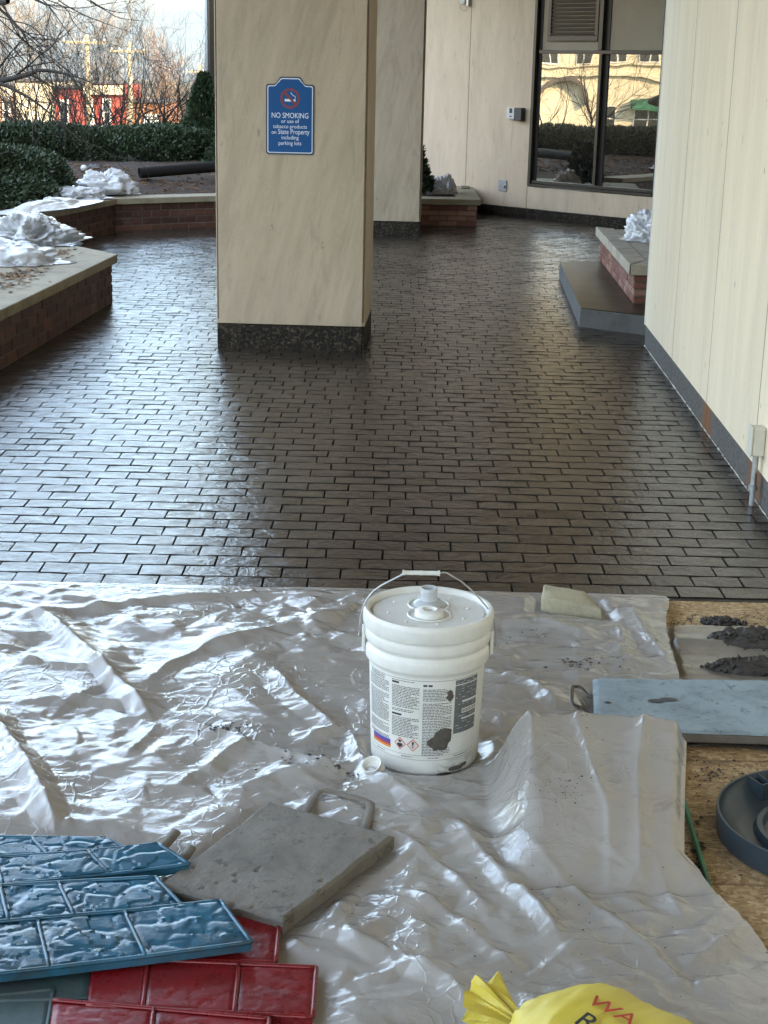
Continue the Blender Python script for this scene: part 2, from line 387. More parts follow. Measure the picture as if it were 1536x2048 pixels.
def M_sheet(name, tint, alpha=0.16, rough=0.22, dirt=True, fine=0.22, trans=0.45, gloss=0.15):
    # thin cloudy film: part clear, part scattering on both sides, with a sharp skin gloss
    t = NT(name); v = t.co('Position')
    n1 = t.noise(v, 3.2, 5, 0.65); n2 = t.noise(t.co('Position', (1, 1.4, 1)), 55, 4, 0.55, 0.4)
    c = t.ramp(n1, [(0.3, [x * 0.88 for x in tint]), (0.7, tint)])
    if dirt:
        d1 = t.noise(v, 6.5, 8, 0.78, 0.6)
        c = t.mix(t.ramp(d1, [(0.56, 0.0), (0.72, 0.45)]), c, (0.22, 0.17, 0.125))
        d2 = t.noise(v, 70, 4, 0.7)
        c = t.mix(t.ramp(d2, [(0.69, 0.0), (0.75, 0.8)]), c, (0.08, 0.06, 0.048))
    t.p(Base_Color=c, Roughness=t.ramp(n1, [(0.3, rough * 0.7), (0.7, rough * 1.3)]), IOR=1.5)
    hh = t.math('MULTIPLY', n2, 0.5)
    wv = t.n('VectorMath', {'operation': 'ADD'}); nn = t.n('TexNoise', Scale=5.0, Detail=3.0); t.t.links.new(v, nn.inputs['Vector']); s2 = t.n('VectorMath', {'operation': 'SCALE'}); t.t.links.new(nn.outputs['Color'], s2.inputs[0]); s2.inputs['Scale'].default_value = 0.12
    t.t.links.new(v, wv.inputs[0]); t.t.links.new(s2.outputs[0], wv.inputs[1])
    msk = t.ramp(t.noise(v, 3.5, 4, 0.6), [(0.42, 0.08), (0.60, 1.0)])
    for sc_, am_ in ((8.0, 0.6), (23.0, 0.5)):      # crease lines where the film was folded
        vo = t.n('TexVoronoi', {'feature': 'DISTANCE_TO_EDGE'}, Scale=sc_); t.t.links.new(wv.outputs[0], vo.inputs['Vector'])
        hh = t.math('ADD', hh, t.math('MULTIPLY', t.math('MULTIPLY', t.ramp(vo.outputs['Distance'], [(0.0, 1.0), (0.05, 0.0)]), am_), msk))
    b = t.bump(hh, fine * 1.9, 0.006)
    tl = t.n('BsdfTranslucent'); t.t.links.new(c, tl.inputs['Color']); t.t.links.new(b.outputs[0], tl.inputs['Normal'])
    m1 = t.n('MixShader', Fac=trans); t.t.links.new(t.b.outputs[0], m1.inputs[1]); t.t.links.new(tl.outputs[0], m1.inputs[2])
    tr = t.n('BsdfTransparent', Color=(0.95, 0.95, 0.95)); m2 = t.n('MixShader', Fac=alpha)
    t.t.links.new(m1.outputs[0], m2.inputs[1]); t.t.links.new(tr.outputs[0], m2.inputs[2])
    gl = t.n('BsdfGlossy', Roughness=gloss, Color=(1, 1, 1)); t.t.links.new(b.outputs[0], gl.inputs['Normal']); fr = t.n('Fresnel', IOR=1.47); t.t.links.new(b.outputs[0], fr.inputs['Normal'])
    m3 = t.n('MixShader'); t.t.links.new(fr.outputs[0], m3.inputs[0]); t.t.links.new(m2.outputs[0], m3.inputs[1]); t.t.links.new(gl.outputs[0], m3.inputs[2])
    t.t.links.new(m3.outputs[0], t.out.inputs['Surface'])
    return t.m
MAT['sheet'] = M_sheet('polythene sheet', (0.74, 0.70, 0.66), 0.24, 0.20, True, 0.16)
MAT['sheet2'] = M_sheet('dirty polythene sheet', (0.50, 0.455, 0.40), 0.34, 0.3)
MAT['bag'] = M_sheet('white polythene', (0.90, 0.90, 0.92), 0.05, 0.3, False, 0.08, 0.32, 0.36)
MAT['bag_grey'] = M_sheet('cloudy polythene', (0.66, 0.66, 0.65), 0.2, 0.28, False, 0.1, 0.4, 0.32)

def M_osb():
    t = NT('oriented strand board'); cols = None
    for k, (rot, sc) in enumerate(((0.35, (46, 120, 1)), (-0.9, (130, 48, 1)), (1.1, (58, 130, 1)))):
        vo = t.n('TexVoronoi', {'feature': 'F1'}, Scale=1.0, Randomness=1.0)
        co = t.co('Position', sc, (0, 0, rot))
        wv = t.n('VectorMath', {'operation': 'ADD'}); t.t.links.new(co, wv.inputs[0])
        nn = t.n('TexNoise', Scale=18.0, Detail=3.0); t.t.links.new(t.co('Position'), nn.inputs['Vector'])
        sc2 = t.n('VectorMath', {'operation': 'SCALE'}); t.t.links.new(nn.outputs['Color'], sc2.inputs[0]); sc2.inputs['Scale'].default_value = 0.8
        t.t.links.new(sc2.outputs[0], wv.inputs[1]); t.t.links.new(wv.outputs[0], vo.inputs['Vector'])
        sep = t.n('SeparateColor'); t.t.links.new(vo.outputs['Color'], sep.inputs[0])
        c = t.ramp(sep.outputs[0], [(0.0, (0.25, 0.145, 0.065)), (0.4, (0.35, 0.225, 0.11)), (0.75, (0.43, 0.295, 0.155)), (1.0, (0.56, 0.41, 0.24))])
        if cols is None: cols = c; hh = sep.outputs[0]
        else: cols = t.mix(t.ramp(sep.outputs[1], [(0.5, 0.0), (0.55, 1.0)]), cols, c)
    v = t.co('Position')
    cols = t.mix(t.ramp(t.noise(v, 9, 8, 0.8, 0.8), [(0.54, 0.0), (0.66, 0.75)]), cols, (0.075, 0.045, 0.028))
    cols = t.mix(t.ramp(t.noise(v, 2.0, 4, 0.6), [(0.5, 0.0), (0.75, 0.45)]), cols, (0.12, 0.08, 0.045))
    # printed guide lines across the board
    sep = t.n('SeparateXYZ'); t.t.links.new(v, sep.inputs[0])
    yy = t.math('ADD', sep.outputs[1], t.math('MULTIPLY', t.noise(v, 7, 2), 0.012))
    fr = t.math('ABSOLUTE', t.math('SUBTRACT', t.math('FRACT', t.math('MULTIPLY', yy, 3.3)), 0.5))
    cols = t.mix(t.ramp(fr, [(0.008, 0.55), (0.02, 0.0)]), cols, (0.10, 0.05, 0.03))
    t.p(Base_Color=cols, Roughness=0.75); t.bump(t.math('ADD', hh, t.noise(v, 130, 4, 0.7)), 0.35, 0.004); return t.m
MAT['osb'] = M_osb()
def M_soil():
    t = NT('bark mulch'); v = t.co('Position'); a = t.noise(v, 22, 7, 0.75, 0.6); b = t.noise(v, 3, 5, 0.7)
    c = t.ramp(a, [(0.3, (0.018, 0.011, 0.008)), (0.55, (0.055, 0.032, 0.021)), (0.8, (0.13, 0.085, 0.055))])
    t.p(Base_Color=t.mix(0.35, c, t.ramp(b, [(0.3, (0.02, 0.012, 0.009)), (0.7, (0.10, 0.055, 0.032))])), Roughness=0.9); t.bump(a, 0.9, 0.03); return t.m
MAT['soil'] = M_soil()
MAT['ground'] = plain('grass verge', (0.10, 0.095, 0.05), 0.95, var=0.4, scale=0.4)
MAT['asphalt'] = plain('asphalt', (0.055, 0.055, 0.058), 0.9, var=0.25, scale=3)
MAT['slab'] = plain('bare concrete slab', (0.17, 0.16, 0.145), 0.85, var=0.3, scale=6, bump=0.3)
def M_leaf(name, lo, hi):
    t = NT(name); n = t.noise(t.co('Position'), 4.0, 4, 0.7); g = t.noise(t.co('Position'), 40, 2)
    t.p(Base_Color=t.mix(0.4, t.ramp(n, [(0.3, lo), (0.7, hi)]), t.ramp(g, [(0.3, lo), (0.7, hi)])), Roughness=0.5); return t.m
MAT['yew'] = M_leaf('yew needles', (0.018, 0.034, 0.016), (0.060, 0.092, 0.042))
MAT['yew_core'] = plain('dark hedge core', (0.012, 0.016, 0.010), 0.9, var=0.3)
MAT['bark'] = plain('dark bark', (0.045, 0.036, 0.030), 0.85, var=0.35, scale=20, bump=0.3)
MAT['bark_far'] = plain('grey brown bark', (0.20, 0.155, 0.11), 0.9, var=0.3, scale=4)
MAT['bark_orange'] = plain('russet twigs', (0.25, 0.165, 0.115), 0.9, var=0.3, scale=2)
MAT['bronze'] = plain('bronze anodised frame', (0.085, 0.070, 0.056), 0.42, metal=0.55, var=0.15)
MAT['bronze_dk'] = plain('dark gasket', (0.018, 0.015, 0.013), 0.5)
MAT['white'] = plain('white paint', (0.72, 0.71, 0.68), 0.5, var=0.06)
MAT['offwhite'] = plain('cream enamel', (0.60, 0.56, 0.47), 0.45, var=0.08)
MAT['darkplastic'] = plain('dark grey plastic', (0.06, 0.055, 0.05), 0.45)
MAT['steel'] = plain('galvanised steel', (0.42, 0.42, 0.41), 0.4, metal=0.85, var=0.2)
MAT['plate'] = plain('brushed plate', (0.36, 0.38, 0.40), 0.4, metal=0.3, var=0.1)
def M_glass(name, dark, refl, tint, wob):
    t = NT(name); t.p(Base_Color=dark, Roughness=0.2)
    g = t.n('BsdfGlossy', Color=tint, Roughness=0.006)
    nz = t.noise(t.co('Position', (0.8, 0.8, 0.9)), 1.7, 2, 0.4)
    b = t.n('Bump', Strength=wob, Distance=0.05); t.t.links.new(nz, b.inputs['Height']); t.t.links.new(b.outputs[0], g.inputs['Normal'])
    fr = t.n('Fresnel', IOR=1.5)
    k = t.math('ADD', t.math('MULTIPLY', fr.outputs[0], 1 - refl), refl)
    m = t.n('MixShader'); t.t.links.new(k, m.inputs[0]); t.t.links.new(t.b.outputs[0], m.inputs[1]); t.t.links.new(g.outputs[0], m.inputs[2]); t.t.links.new(m.outputs[0], t.out.inputs['Surface'])
    return t.m
MAT['solar'] = M_glass('bronze solar glass', (0.004, 0.004, 0.005), 0.30, (1.0, 0.95, 0.84), 0.022)
MAT['housepane'] = M_glass('house glass', (0.03, 0.035, 0.035), 0.06, (0.9, 0.95, 1.0), 0.02)
MAT['blind'] = plain('panel infill', (0.36, 0.29, 0.20), 0.6, var=0.08, scale=4)
MAT['louvre'] = plain('louvre', (0.14, 0.115, 0.085), 0.5, var=0.1)

# ================================================================== SETTING
def struct(o): o['kind'] = 'structure'; return o
# far ground: terrace level near the building, falling to the street some six metres below
def ground_z(x, y):
    d = np.maximum.reduce([np.zeros_like(x), (y - 24.0), (-x - 12.0)])
    k = np.clip(d / 22.0, 0, 1); k = k * k * (3 - 2 * k)
    return -0.30 - 6.2 * k
xs = np.concatenate([np.linspace(-900, -80, 12), np.linspace(-70, 40, 56), np.linspace(60, 900, 10)])
ys = np.concatenate([np.linspace(-700, -40, 8), np.linspace(-30, 80, 56), np.linspace(100, 1200, 12)])
XX, YY = np.meshgrid(xs, ys, indexing='ij')
b = MB(); b.grid(np.stack([XX, YY, ground_z(XX, YY)], -1)); struct(b.build('ground', MAT['ground'], smooth=True))
b = MB(); b.prism([(-120, 112), (60, 112), (60, 121), (-120, 121)], -6.48, -6.46); struct(b.build('road', MAT['asphalt']))
# the concrete slab under everything
b = MB(); b.prism([(-4.6, -9), (6.0, -9), (6.0, 24), (-2.0, 24), (-4.6, 18)], -0.28, -0.022); struct(b.build('concrete_slab', MAT['slab']))

# ------------------------------------------------------------------ stamped brick floor
floor = MB(); floor.prism([(-4.0, 4.70), (3.3, 4.70), (3.3, 19.6), (-4.0, 19.6)], -0.021, -0.0135)
floor = struct(floor.build('terrace_floor', MAT['joint']))
WA = np.array([1.08, 19.29]); WU = np.array([0.69413557, -0.7198443]); WN = np.array([-0.7198443, -0.69413557])
def WP(s, z, out=0.0): return Vector((WA[0] + WU[0] * s + WN[0] * out, WA[1] + WU[1] * s + WN[1] * out, z))
def rwall_x(y): return 1.49 + (y - 5.8) * (0.14 / 3.8)
def left_lim(y):
    if y < 10.95: return -2.14 + (y - 8.3) * 0.06
    if y < 11.3: return -2.0 - (y - 10.95) * 1.0
    if y < 12.6: return -3.55
    if y < 15.9: return -3.45 + (y - 12.6) * 0.19
    return -2.83 + (y - 15.85) / 0.70
def right_lim(y):
    if y < 9.62: return rwall_x(y)
    return min(3.2, 1.08 + (19.29 - y) * 0.964 - 0.02)
def brick_grid(L, Wd, rng):
    # a low slate faced brick: rim, shoulder and an uneven top (30 triangles)
    gx = [0, 0.0012, L * 0.32, L * 0.66, L - 0.0012, L]; gy = [0, 0.0012, Wd - 0.0012, Wd]
    P = np.zeros((6, 4, 3))
    for i in range(6):
        for j in range(4):
            rim = i in (0, 5) or j in (0, 3)
            P[i, j] = (gx[i] - L / 2, gy[j] - Wd / 2, -0.0130 if rim else rng.uniform(-0.0007, 0.0007))
    for i in range(1, 5):
        for j in (1, 2):
            dx, dy = rng.uniform(-.0022, .0022), rng.uniform(-.0018, .0018)
            if i in (1, 4): dx *= 0.6; dy += 0.0014 if j == 1 else -0.0014
            P[i, j, 0] += dx; P[i, j, 1] += dy
    for i in range(6):
        for j in range(4):
            if i in (0, 5) or j in (0, 3):
                a, c = min(max(i, 1), 4), min(max(j, 1), 2)
                P[i, j, 0] = P[a, c, 0] + (i - a) * 0.0012; P[i, j, 1] = P[a, c, 1] + (j - c) * 0.0012
    for (i, j) in ((1, 1), (4, 1), (1, 2), (4, 2)): P[i, j, 2] -= 0.0008
    return P
rng = random.Random(11)
ROW = 0.112; lens = (0.128, 0.148, 0.165, 0.182, 0.198)
places = []; y = 4.722; k = 0; prev_j = []
while y < 19.3:
    if 12.90 < y < 12.95: y = 12.965
    w = ROW - 0.0095
    x = -3.9 - rng.uniform(0, 0.15); cur = []
    while x < 3.4:
        # keep the upright joints clear of those in the row before, as in a running bond
        opts = list(lens); rng.shuffle(opts)
        L = max(opts[:3], key=lambda l_: min([abs(x + l_ - q_) for q_ in prev_j] + [0.06]))
        cx = x + L / 2; cy = y + w / 2; cur.append(x + L)
        if left_lim(cy) - 0.12 < cx < right_lim(cy) + 0.14: places.append((cx, cy, L, w))
        x += L
    prev_j = [q_ for q_ in cur]
    y += ROW; k += 1
vis = [q for q in places if abs(q[0]) < 0.262 * q[1] + 0.12]
vis.sort(key=lambda q: q[1]); near = vis[:300]; nearset = set(near)
variants = {}; RIM = [1 if (i in (0, 4) or j in (0, 2)) else 0 for i in range(5) for j in range(3)]
for L in lens:
    for v in range(5):
        bb = MB(); bb.grid(brick_grid(L - 0.0042, ROW - 0.0095, rng)); bb.m = RIM; variants[(L, v)] = bb.mesh('brick', [MAT['floor'], MAT['joint']], True); variants[(L, v)].set_sharp_from_angle(angle=0.6)
for (cx, cy, L, w) in near:
    o = link('brick', variants[(L, rng.randrange(5))], floor)
    o.location = (cx, cy, 0.0); o.rotation_euler = (rng.gauss(0, 0.011), rng.gauss(0, 0.008), rng.gauss(0, 0.004) + (math.pi if rng.random() < 0.5 else 0))
rest = MB()
for q in places:
    if q in nearset: continue
    cx, cy, L, w = q
    P = brick_grid(L - 0.0042, w, rng); tx, ty = rng.gauss(0, 0.008), rng.gauss(0, 0.011)
    P[..., 2] = np.where(P[..., 2] < -0.010, P[..., 2], P[..., 2] + P[..., 0] * tx + P[..., 1] * ty)
    P[..., 0] += cx; P[..., 1] += cy; rest.grid(P)
rest.m = RIM * (len(rest.f) // 15)
tag(rest.build('brick_field', [MAT['floor'], MAT['joint']], floor, smooth=True, angle=0.6), kind='stuff')
b = MB(); b.box((-0.25, 12.952, -0.006), (6.4, 0.018, 0.009)); b.build('control_joint', MAT['bronze_dk'], floor)
b = MB(); b.box((0.0, 4.709, -0.012), (3.4, 0.020, 0.014)); b.build('edge_form', MAT['bronze_dk'], floor)

# ------------------------------------------------------------------ the office building
bld = thing('office_building', 'pale limestone office building with granite base, bronze window and recessed entrance', 'building', (1.55, 8.0, 0))
def part(mb, name, mat, parent=bld, **k):
    o = mb.build(name, mat, None, **k); return keep(o, parent)
RU = Vector((0.14, 3.8, 0)).normalized(); RN = Vector((-RU.y, RU.x, 0))
def RP(s, z, out=0.0): return Vector((1.49, 5.8, 0)) + RU * s + RN * out + Vector((0, 0, z))
def slab(mb, PF, s0, s1, z0, z1, o0, o1):
    # box on a wall frame: run s, height z, stand-off out
    lo = [PF(s0, z0, o0), PF(s1, z0, o0), PF(s1, z0, o1), PF(s0, z0, o1)]; up = [PF(s0, z1, o0), PF(s1, z1, o0), PF(s1, z1, o1), PF(s0, z1, o1)]
    mb.hull4(lo, up)
MAT['rust'] = plain('rusty joint strip', (0.12, 0.072, 0.042), 0.7, var=0.4, scale=15)
# right hand wall panels (joints at s = 1.43 and 2.63)
H_CEIL = 3.7
edges = [-15.0, -12.6, -10.2, -7.8, -5.4, -3.0, -0.97, 0.23, 1.43, 2.63, 3.86]
for i, (a, c) in enumerate(zip(edges[:-1], edges[1:])):
    m = MB(); slab(m, RP, a + 0.0065, c - 0.0065, 0.128, H_CEIL, -0.05, 0.0); part(m, 'wall_panel', MAT['wallstone'], bevel=0.002, seg=1)
    m = MB(); slab(m, RP, a + 0.002, c - 0.002, -0.02, 0.122, -0.05, -0.006); part(m, 'granite_base', MAT['granite_wall'], bevel=0.002, seg=1)
m = MB(); slab(m, RP, -15, 3.85, -0.02, H_CEIL + 0.3, -0.35, -0.056); part(m, 'backing_wall', MAT['joint'])
m = MB(); slab(m, RP, 3.855, 3.87, 0.128, H_CEIL, -0.30, 0.004); part(m, 'corner_trim', MAT['white'])
for s in edges[1:-1]:      # dark filler in the upright joints
    m = MB(); slab(m, RP, s - 0.0062, s + 0.0062, 0.13, H_CEIL - 0.002, -0.04, -0.0012); part(m, 'joint_filler', MAT['rust'])
m = MB(); rg = random.Random(5); pts = []; rs = []
s = -1.0
while s < 3.85:      # thin broken line of white sealant along the foot of the wall
    pts.append(RP(s, 0.0005, -0.003 + rg.uniform(0, 0.003))); rs.append(max(0.0006, rg.gauss(0.0022, 0.0016))); s += rg.uniform(0.012, 0.03)
m.tube(pts, rs, 5)
part(m, 'sealant', MAT['plate'] if False else MAT['offwhite'], smooth=True)
# far wall, turned about 46 degrees
jo = [-5.50, -4.35, -2.55, -1.40, -0.22, 0.80]
for a, c in zip(jo[1:-1], jo[2:]):
    m = MB(); slab(m, WP, a + 0.003, c - 0.003, 0.105, H_CEIL, -0.05, 0.0); part(m, 'wall_panel', MAT['facade'], bevel=0.002, seg=1)
m = MB(); slab(m, WP, 0.803, 3.9, 0.105, 0.365, -0.05, 0.0); part(m, 'wall_panel', MAT['facade'], bevel=0.002, seg=1)
m = MB(); slab(m, WP, 2.72, 6.5, 0.37, H_CEIL, -0.05, 0.0); part(m, 'wall_panel', MAT['facade'])
m = MB(); slab(m, WP, 0.803, 2.715, 2.92, H_CEIL, -0.05, 0.0); part(m, 'wall_panel', MAT['facade'])
for s in jo[2:-1]:
    m = MB(); slab(m, WP, s - 0.0035, s + 0.0035, 0.107, H_CEIL - 0.002, -0.04, -0.0015); part(m, 'joint_filler', MAT['rust'])
for a, c in zip([-5.5, -2.55, -0.22, 1.4], [-2.55, -0.22, 1.4, 3.9]):
    m = MB(); slab(m, WP, a + 0.002, c - 0.002, -0.02, 0.100, -0.05, 0.012); part(m, 'granite_base', MAT['granite'], bevel=0.003, seg=1)
m = MB(); slab(m, WP, -4.3, 0.78, -0.02, H_CEIL + 0.3, -0.4, -0.056); part(m, 'backing_wall', MAT['joint'])
m = MB(); slab(m, WP, 0.78, 6.5, -0.02, H_CEIL + 0.3, -1.4, -1.2); part(m, 'backing_wall', MAT['joint'])
# window in the far wall
win = MB(); slab(win, WP, 0.80, 2.70, 2.86, 2.915, -0.09, 0.006); win = part(win, 'window', MAT['bronze'])
def wpart(name, mat, s0, s1, z0, z1, o0, o1, bev=0.0):
    m = MB(); slab(m, WP, s0, s1, z0, z1, o0, o1); o = m.build(name, mat, None, bevel=bev, seg=1); o.parent = win
    o.matrix_parent_inverse = win.matrix_parent_inverse.copy() if False else Matrix.Identity(4)
    return o
WPART = []
def wp(*a, **k): WPART.append(wpart(*a, **k))
wp('frame_bar', MAT['bronze'], 0.803, 0.845, 0.372, 2.858, -0.09, 0.012, bev=0.003)
wp('frame_bar', MAT['bronze_dk'], 0.848, 0.893, 0.44, 2.858, -0.11, -0.040)
wp('frame_bar', MAT['bronze'], 2.655, 2.698, 0.372, 2.858, -0.09, 0.012, bev=0.003)
wp('frame_bar', MAT['bronze'], 0.848, 2.652, 0.372, 0.402, -0.09, 0.018, bev=0.003)
wp('frame_bar', MAT['bronze'], 0.848, 2.652, 0.406, 0.440, -0.09, -0.012, bev=0.003)
wp('frame_bar', MAT['bronze'], 0.896, 2.652, 1.895, 1.935, -0.09, 0.008, bev=0.003)
wp('frame_bar', MAT['bronze'], 1.790, 1.832, 0.444, 1.892, -0.09, 0.008, bev=0.003)
wp('frame_bar', MAT['bronze_dk'], 1.835, 1.895, 0.444, 1.892, -0.11, -0.035)
wp('frame_bar', MAT['bronze'], 1.765, 1.822, 1.938, 2.857, -0.09, 0.010, bev=0.003)
wp('frame_bar', MAT['bronze_dk'], 1.825, 1.895, 1.938, 2.857, -0.11, -0.035)
wp('pane', MAT['solar'], 0.893, 1.789, 0.441, 1.894, -0.065, -0.050)
wp('pane', MAT['solar'], 1.896, 2.654, 0.441, 1.894, -0.065, -0.050)
wp('infill_panel', MAT['blind'], 1.896, 2.654, 1.937, 2.857, -0.06, -0.045)
wp('infill_panel', MAT['blind'], 0.897, 1.763, 1.937, 2.857, -0.06, -0.048)
wp('louvre_frame', MAT['bronze'], 0.985, 1.735, 2.035, 2.095, -0.046, -0.015, bev=0.003)
wp('louvre_frame', MAT['bronze'], 0.985, 1.035, 2.097, 2.857, -0.046, -0.015, bev=0.003)
wp('louvre_frame', MAT['bronze'], 1.685, 1.735, 2.097, 2.857, -0.046, -0.015, bev=0.003)
for k in range(17):
    z = 2.10 + k * 0.044
    m = MB(); lo = [WP(1.037, z, -0.046), WP(1.683, z, -0.046), WP(1.683, z + 0.006, -0.018), WP(1.037, z + 0.006, -0.018)]
    up = [WP(1.037, z + 0.034, -0.046), WP(1.683, z + 0.034, -0.046), WP(1.683, z + 0.012, -0.016), WP(1.037, z + 0.012, -0.016)]
    m.hull4(lo, up); o = m.build('louvre_slat', MAT['louvre'], None); o.parent = win; WPART.append(o)
# corner window at the far end of this wall
win2 = MB(); slab(win2, WP, -5.50, -5.44, 0.105, H_CEIL, -0.09, 0.03); win2 = part(win2, 'window', MAT['plate'])
for (s0, s1, nm, mt, o0, o1) in ((-5.438, -5.40, 'frame_bar', MAT['bronze'], -0.09, 0.02), (-4.41, -4.352, 'frame_bar', MAT['bronze'], -0.09, 0.02), (-5.399, -4.411, 'pane', MAT['solar'], -0.05, -0.04)):
    m = MB(); slab(m, WP, s0, s1, 0.30, H_CEIL, o0, o1); o = m.build(nm, mt, None); o.parent = win2
m = MB(); slab(m, WP, -5.438, -4.352, 0.105, 0.296, -0.09, 0.02); o = m.build('sill', MAT['plate'], None); o.parent = win2
# soffit and the storeys above, which shade the terrace
m = MB(); m.prism([(-2.7, -6), (9, -6), (9, 24), (-2.9, 23.6), (-0.80, 17.6), (-1.15, 9.9), (-2.7, 9.5)], H_CEIL + 0.002, H_CEIL + 0.5); part(m, 'soffit', MAT['pillar'])
m = MB(); m.prism([(-2.6, -5.9), (1.1, -5.9), (1.0, -9.2), (24, -9.2), (24, 24), (-2.8, 23.5), (-0.75, 17.6), (-1.10, 9.8), (-2.6, 9.4)], H_CEIL + 0.52, 13.0); part(m, 'upper_storey', MAT['facade'])
m = MB(); slab(m, RP, -15, 3.85, -0.02, H_CEIL + 0.5, -18, -0.36); part(m, 'ground_storey', MAT['facade'])

# ------------------------------------------------------------------ pillars
def pillar(label, x0, x1, y0, dep, rz, corner_rust):
    t = thing('stone_pillar', label, 'pillar', ((x0 + x1) / 2, y0 + dep / 2, 0), rz, None)
    w = x1 - x0; hx, hy = w / 2, dep / 2; th = 0.04
    def pb(name, mat, c, d, bev=0.003):
        m = MB(); m.box((0, 0, 0), d); o = m.build(name, mat, t, bevel=bev, seg=1); o.location = c
    for s, nm in ((-1, 'stone_panel'), (1, 'stone_panel')):
        pb(nm, MAT['pillar'], (0, s * (hy - th / 2), (0.150 + H_CEIL) / 2), (w - 0.030, th, H_CEIL - 0.150))
        pb(nm, MAT['pillar'], (s * (hx - th / 2), 0, (0.150 + H_CEIL) / 2), (th, dep - 0.030, H_CEIL - 0.150))
    pb('core', MAT['joint'], (0, 0, H_CEIL / 2), (w - 0.05, dep - 0.05, H_CEIL - 0.01), 0)
    for sx in (-1, 1):
        for sy in (-1, 1):   # mitre strips
            pb('corner_strip', MAT['rust'], (sx * (hx - 0.010), sy * (hy - 0.010), (0.17 + H_CEIL) / 2), (0.008, 0.008, H_CEIL - 0.18), 0)
    for s in (-1, 1):
        pb('granite_base', MAT['granite'], (0, s * (hy - 0.022), 0.064), (w - 0.03, 0.04, 0.164))
        pb('granite_base', MAT['granite'], (s * (hx - 0.022), 0, 0.064), (0.04, dep - 0.03, 0.164))
    return t
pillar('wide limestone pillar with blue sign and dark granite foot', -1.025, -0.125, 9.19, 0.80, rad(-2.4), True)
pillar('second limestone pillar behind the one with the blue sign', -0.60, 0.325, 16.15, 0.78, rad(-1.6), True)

# ------------------------------------------------------------------ planter walls
BR = {}
def brick_mesh(L, H, D, mat):
    key = (round(L, 3), round(H, 3), D, mat)
    if key not in BR:
        m = MB(); m.box((0, 0, 0), (L, D, H)); BR[key] = m.build('brick', MAT[mat], None, bevel=0.004, seg=1)
        me = BR[key].data; bpy.data.objects.remove(BR[key]); BR[key] = me
    return BR[key]
rgp = random.Random(3)
def brick_run(parent, p0, p1, z0, courses, ch, mat, inward, depth=0.10, BL=0.21):
    # a run of bricks between two points, each its own piece; `inward` is the side the wall body lies on
    p0 = Vector((p0[0], p0[1], 0)); p1 = Vector((p1[0], p1[1], 0)); d = (p1 - p0); L = d.length; d.normalize()
    n = Vector((-d.y, d.x, 0)) * inward; ang = math.atan2(d.y, d.x)
    m = MB(); M = Matrix.Rotation(ang, 3, 'Z')
    m.box(p0 + d * L / 2 + n * (depth / 2 + 0.006) + Vector((0, 0, z0 + courses * ch / 2 - 0.01)), (L - 0.008, depth, courses * ch - 0.004 + 0.02), M)
    keep(m.build('mortar', MAT['mortar'], None), parent)
    for c in range(courses):
        s = 0.0; first = True
        while s < L - 0.03:
            bl = BL * (0.5 if first and c % 2 else 1.0); first = False
            e = min(s + bl, L); w = e - s - 0.010
            if w > 0.02:
                o = link('brick', brick_mesh(w, ch - 0.010, depth * 0.6, mat))
                o.location = p0 + d * (s + e) / 2 + n * (depth * 0.3 + rgp.uniform(-0.0025, 0.0025)) + Vector((0, 0, z0 + (c + 0.5) * ch))
                o.rotation_euler = (0, 0, ang + rgp.gauss(0, 0.006)); keep(o, parent)
            s = e
def coping_slab(parent, poly, z0, z1, mat):
    m = MB(); m.prism(poly, z0, z1); keep(m.build('coping', MAT[mat], None, bevel=0.007, seg=2), parent)
# near left planter
H1 = 0.345
A0 = Vector((-2.32, 5.3)); A1 = Vector((-1.985, 10.97)); A2 = Vector((-2.34, 11.42)); A3 = Vector((-4.4, 11.75))
pl = thing('planter_wall', 'low brick planter wall with wide tan coping beside the crumpled grey sheet', 'planter', (-2.2, 8.5, 0), 0, None)
brick_run(pl, A0, A1, 0, 4, 0.070, 'brick', 1); brick_run(pl, A1, A2, 0, 4, 0.070, 'brick', 1); brick_run(pl, A2, A3, 0, 4, 0.070, 'brick', 1)
dA = (A1 - A0).normalized(); nA = Vector((-dA.y, dA.x))
cuts = [0, 1.2, 2.4, 3.6, 4.78, (A1 - A0).length + 0.03]
for a, c in zip(cuts[:-1], cuts[1:]):
    p = A0 + dA * (a + 0.003) - nA * 0.035; q = A0 + dA * (c - 0.003) - nA * 0.035
    if c == cuts[-1]:
        coping_slab(pl, [p, q, Vector((-2.335, 11.47)), Vector((-2.72, 11.52)), p + nA * 0.62], 0.283, H1, 'coping')
    else: coping_slab(pl, [p, q, q + nA * 0.62, p + nA * 0.62], 0.283, H1, 'coping')
coping_slab(pl, [(-2.73, 11.14), (-2.726, 11.525), (-4.4, 11.79), (-4.4, 11.4)], 0.283, H1 - 0.002, 'coping')
b = MB(); b.prism([(-2.8, 5.3), (-2.62, 11.1), (-4.4, 11.38), (-4.6, 5.3)], -0.02, 0.30); struct(b.build('planting_bed', MAT['soil']))
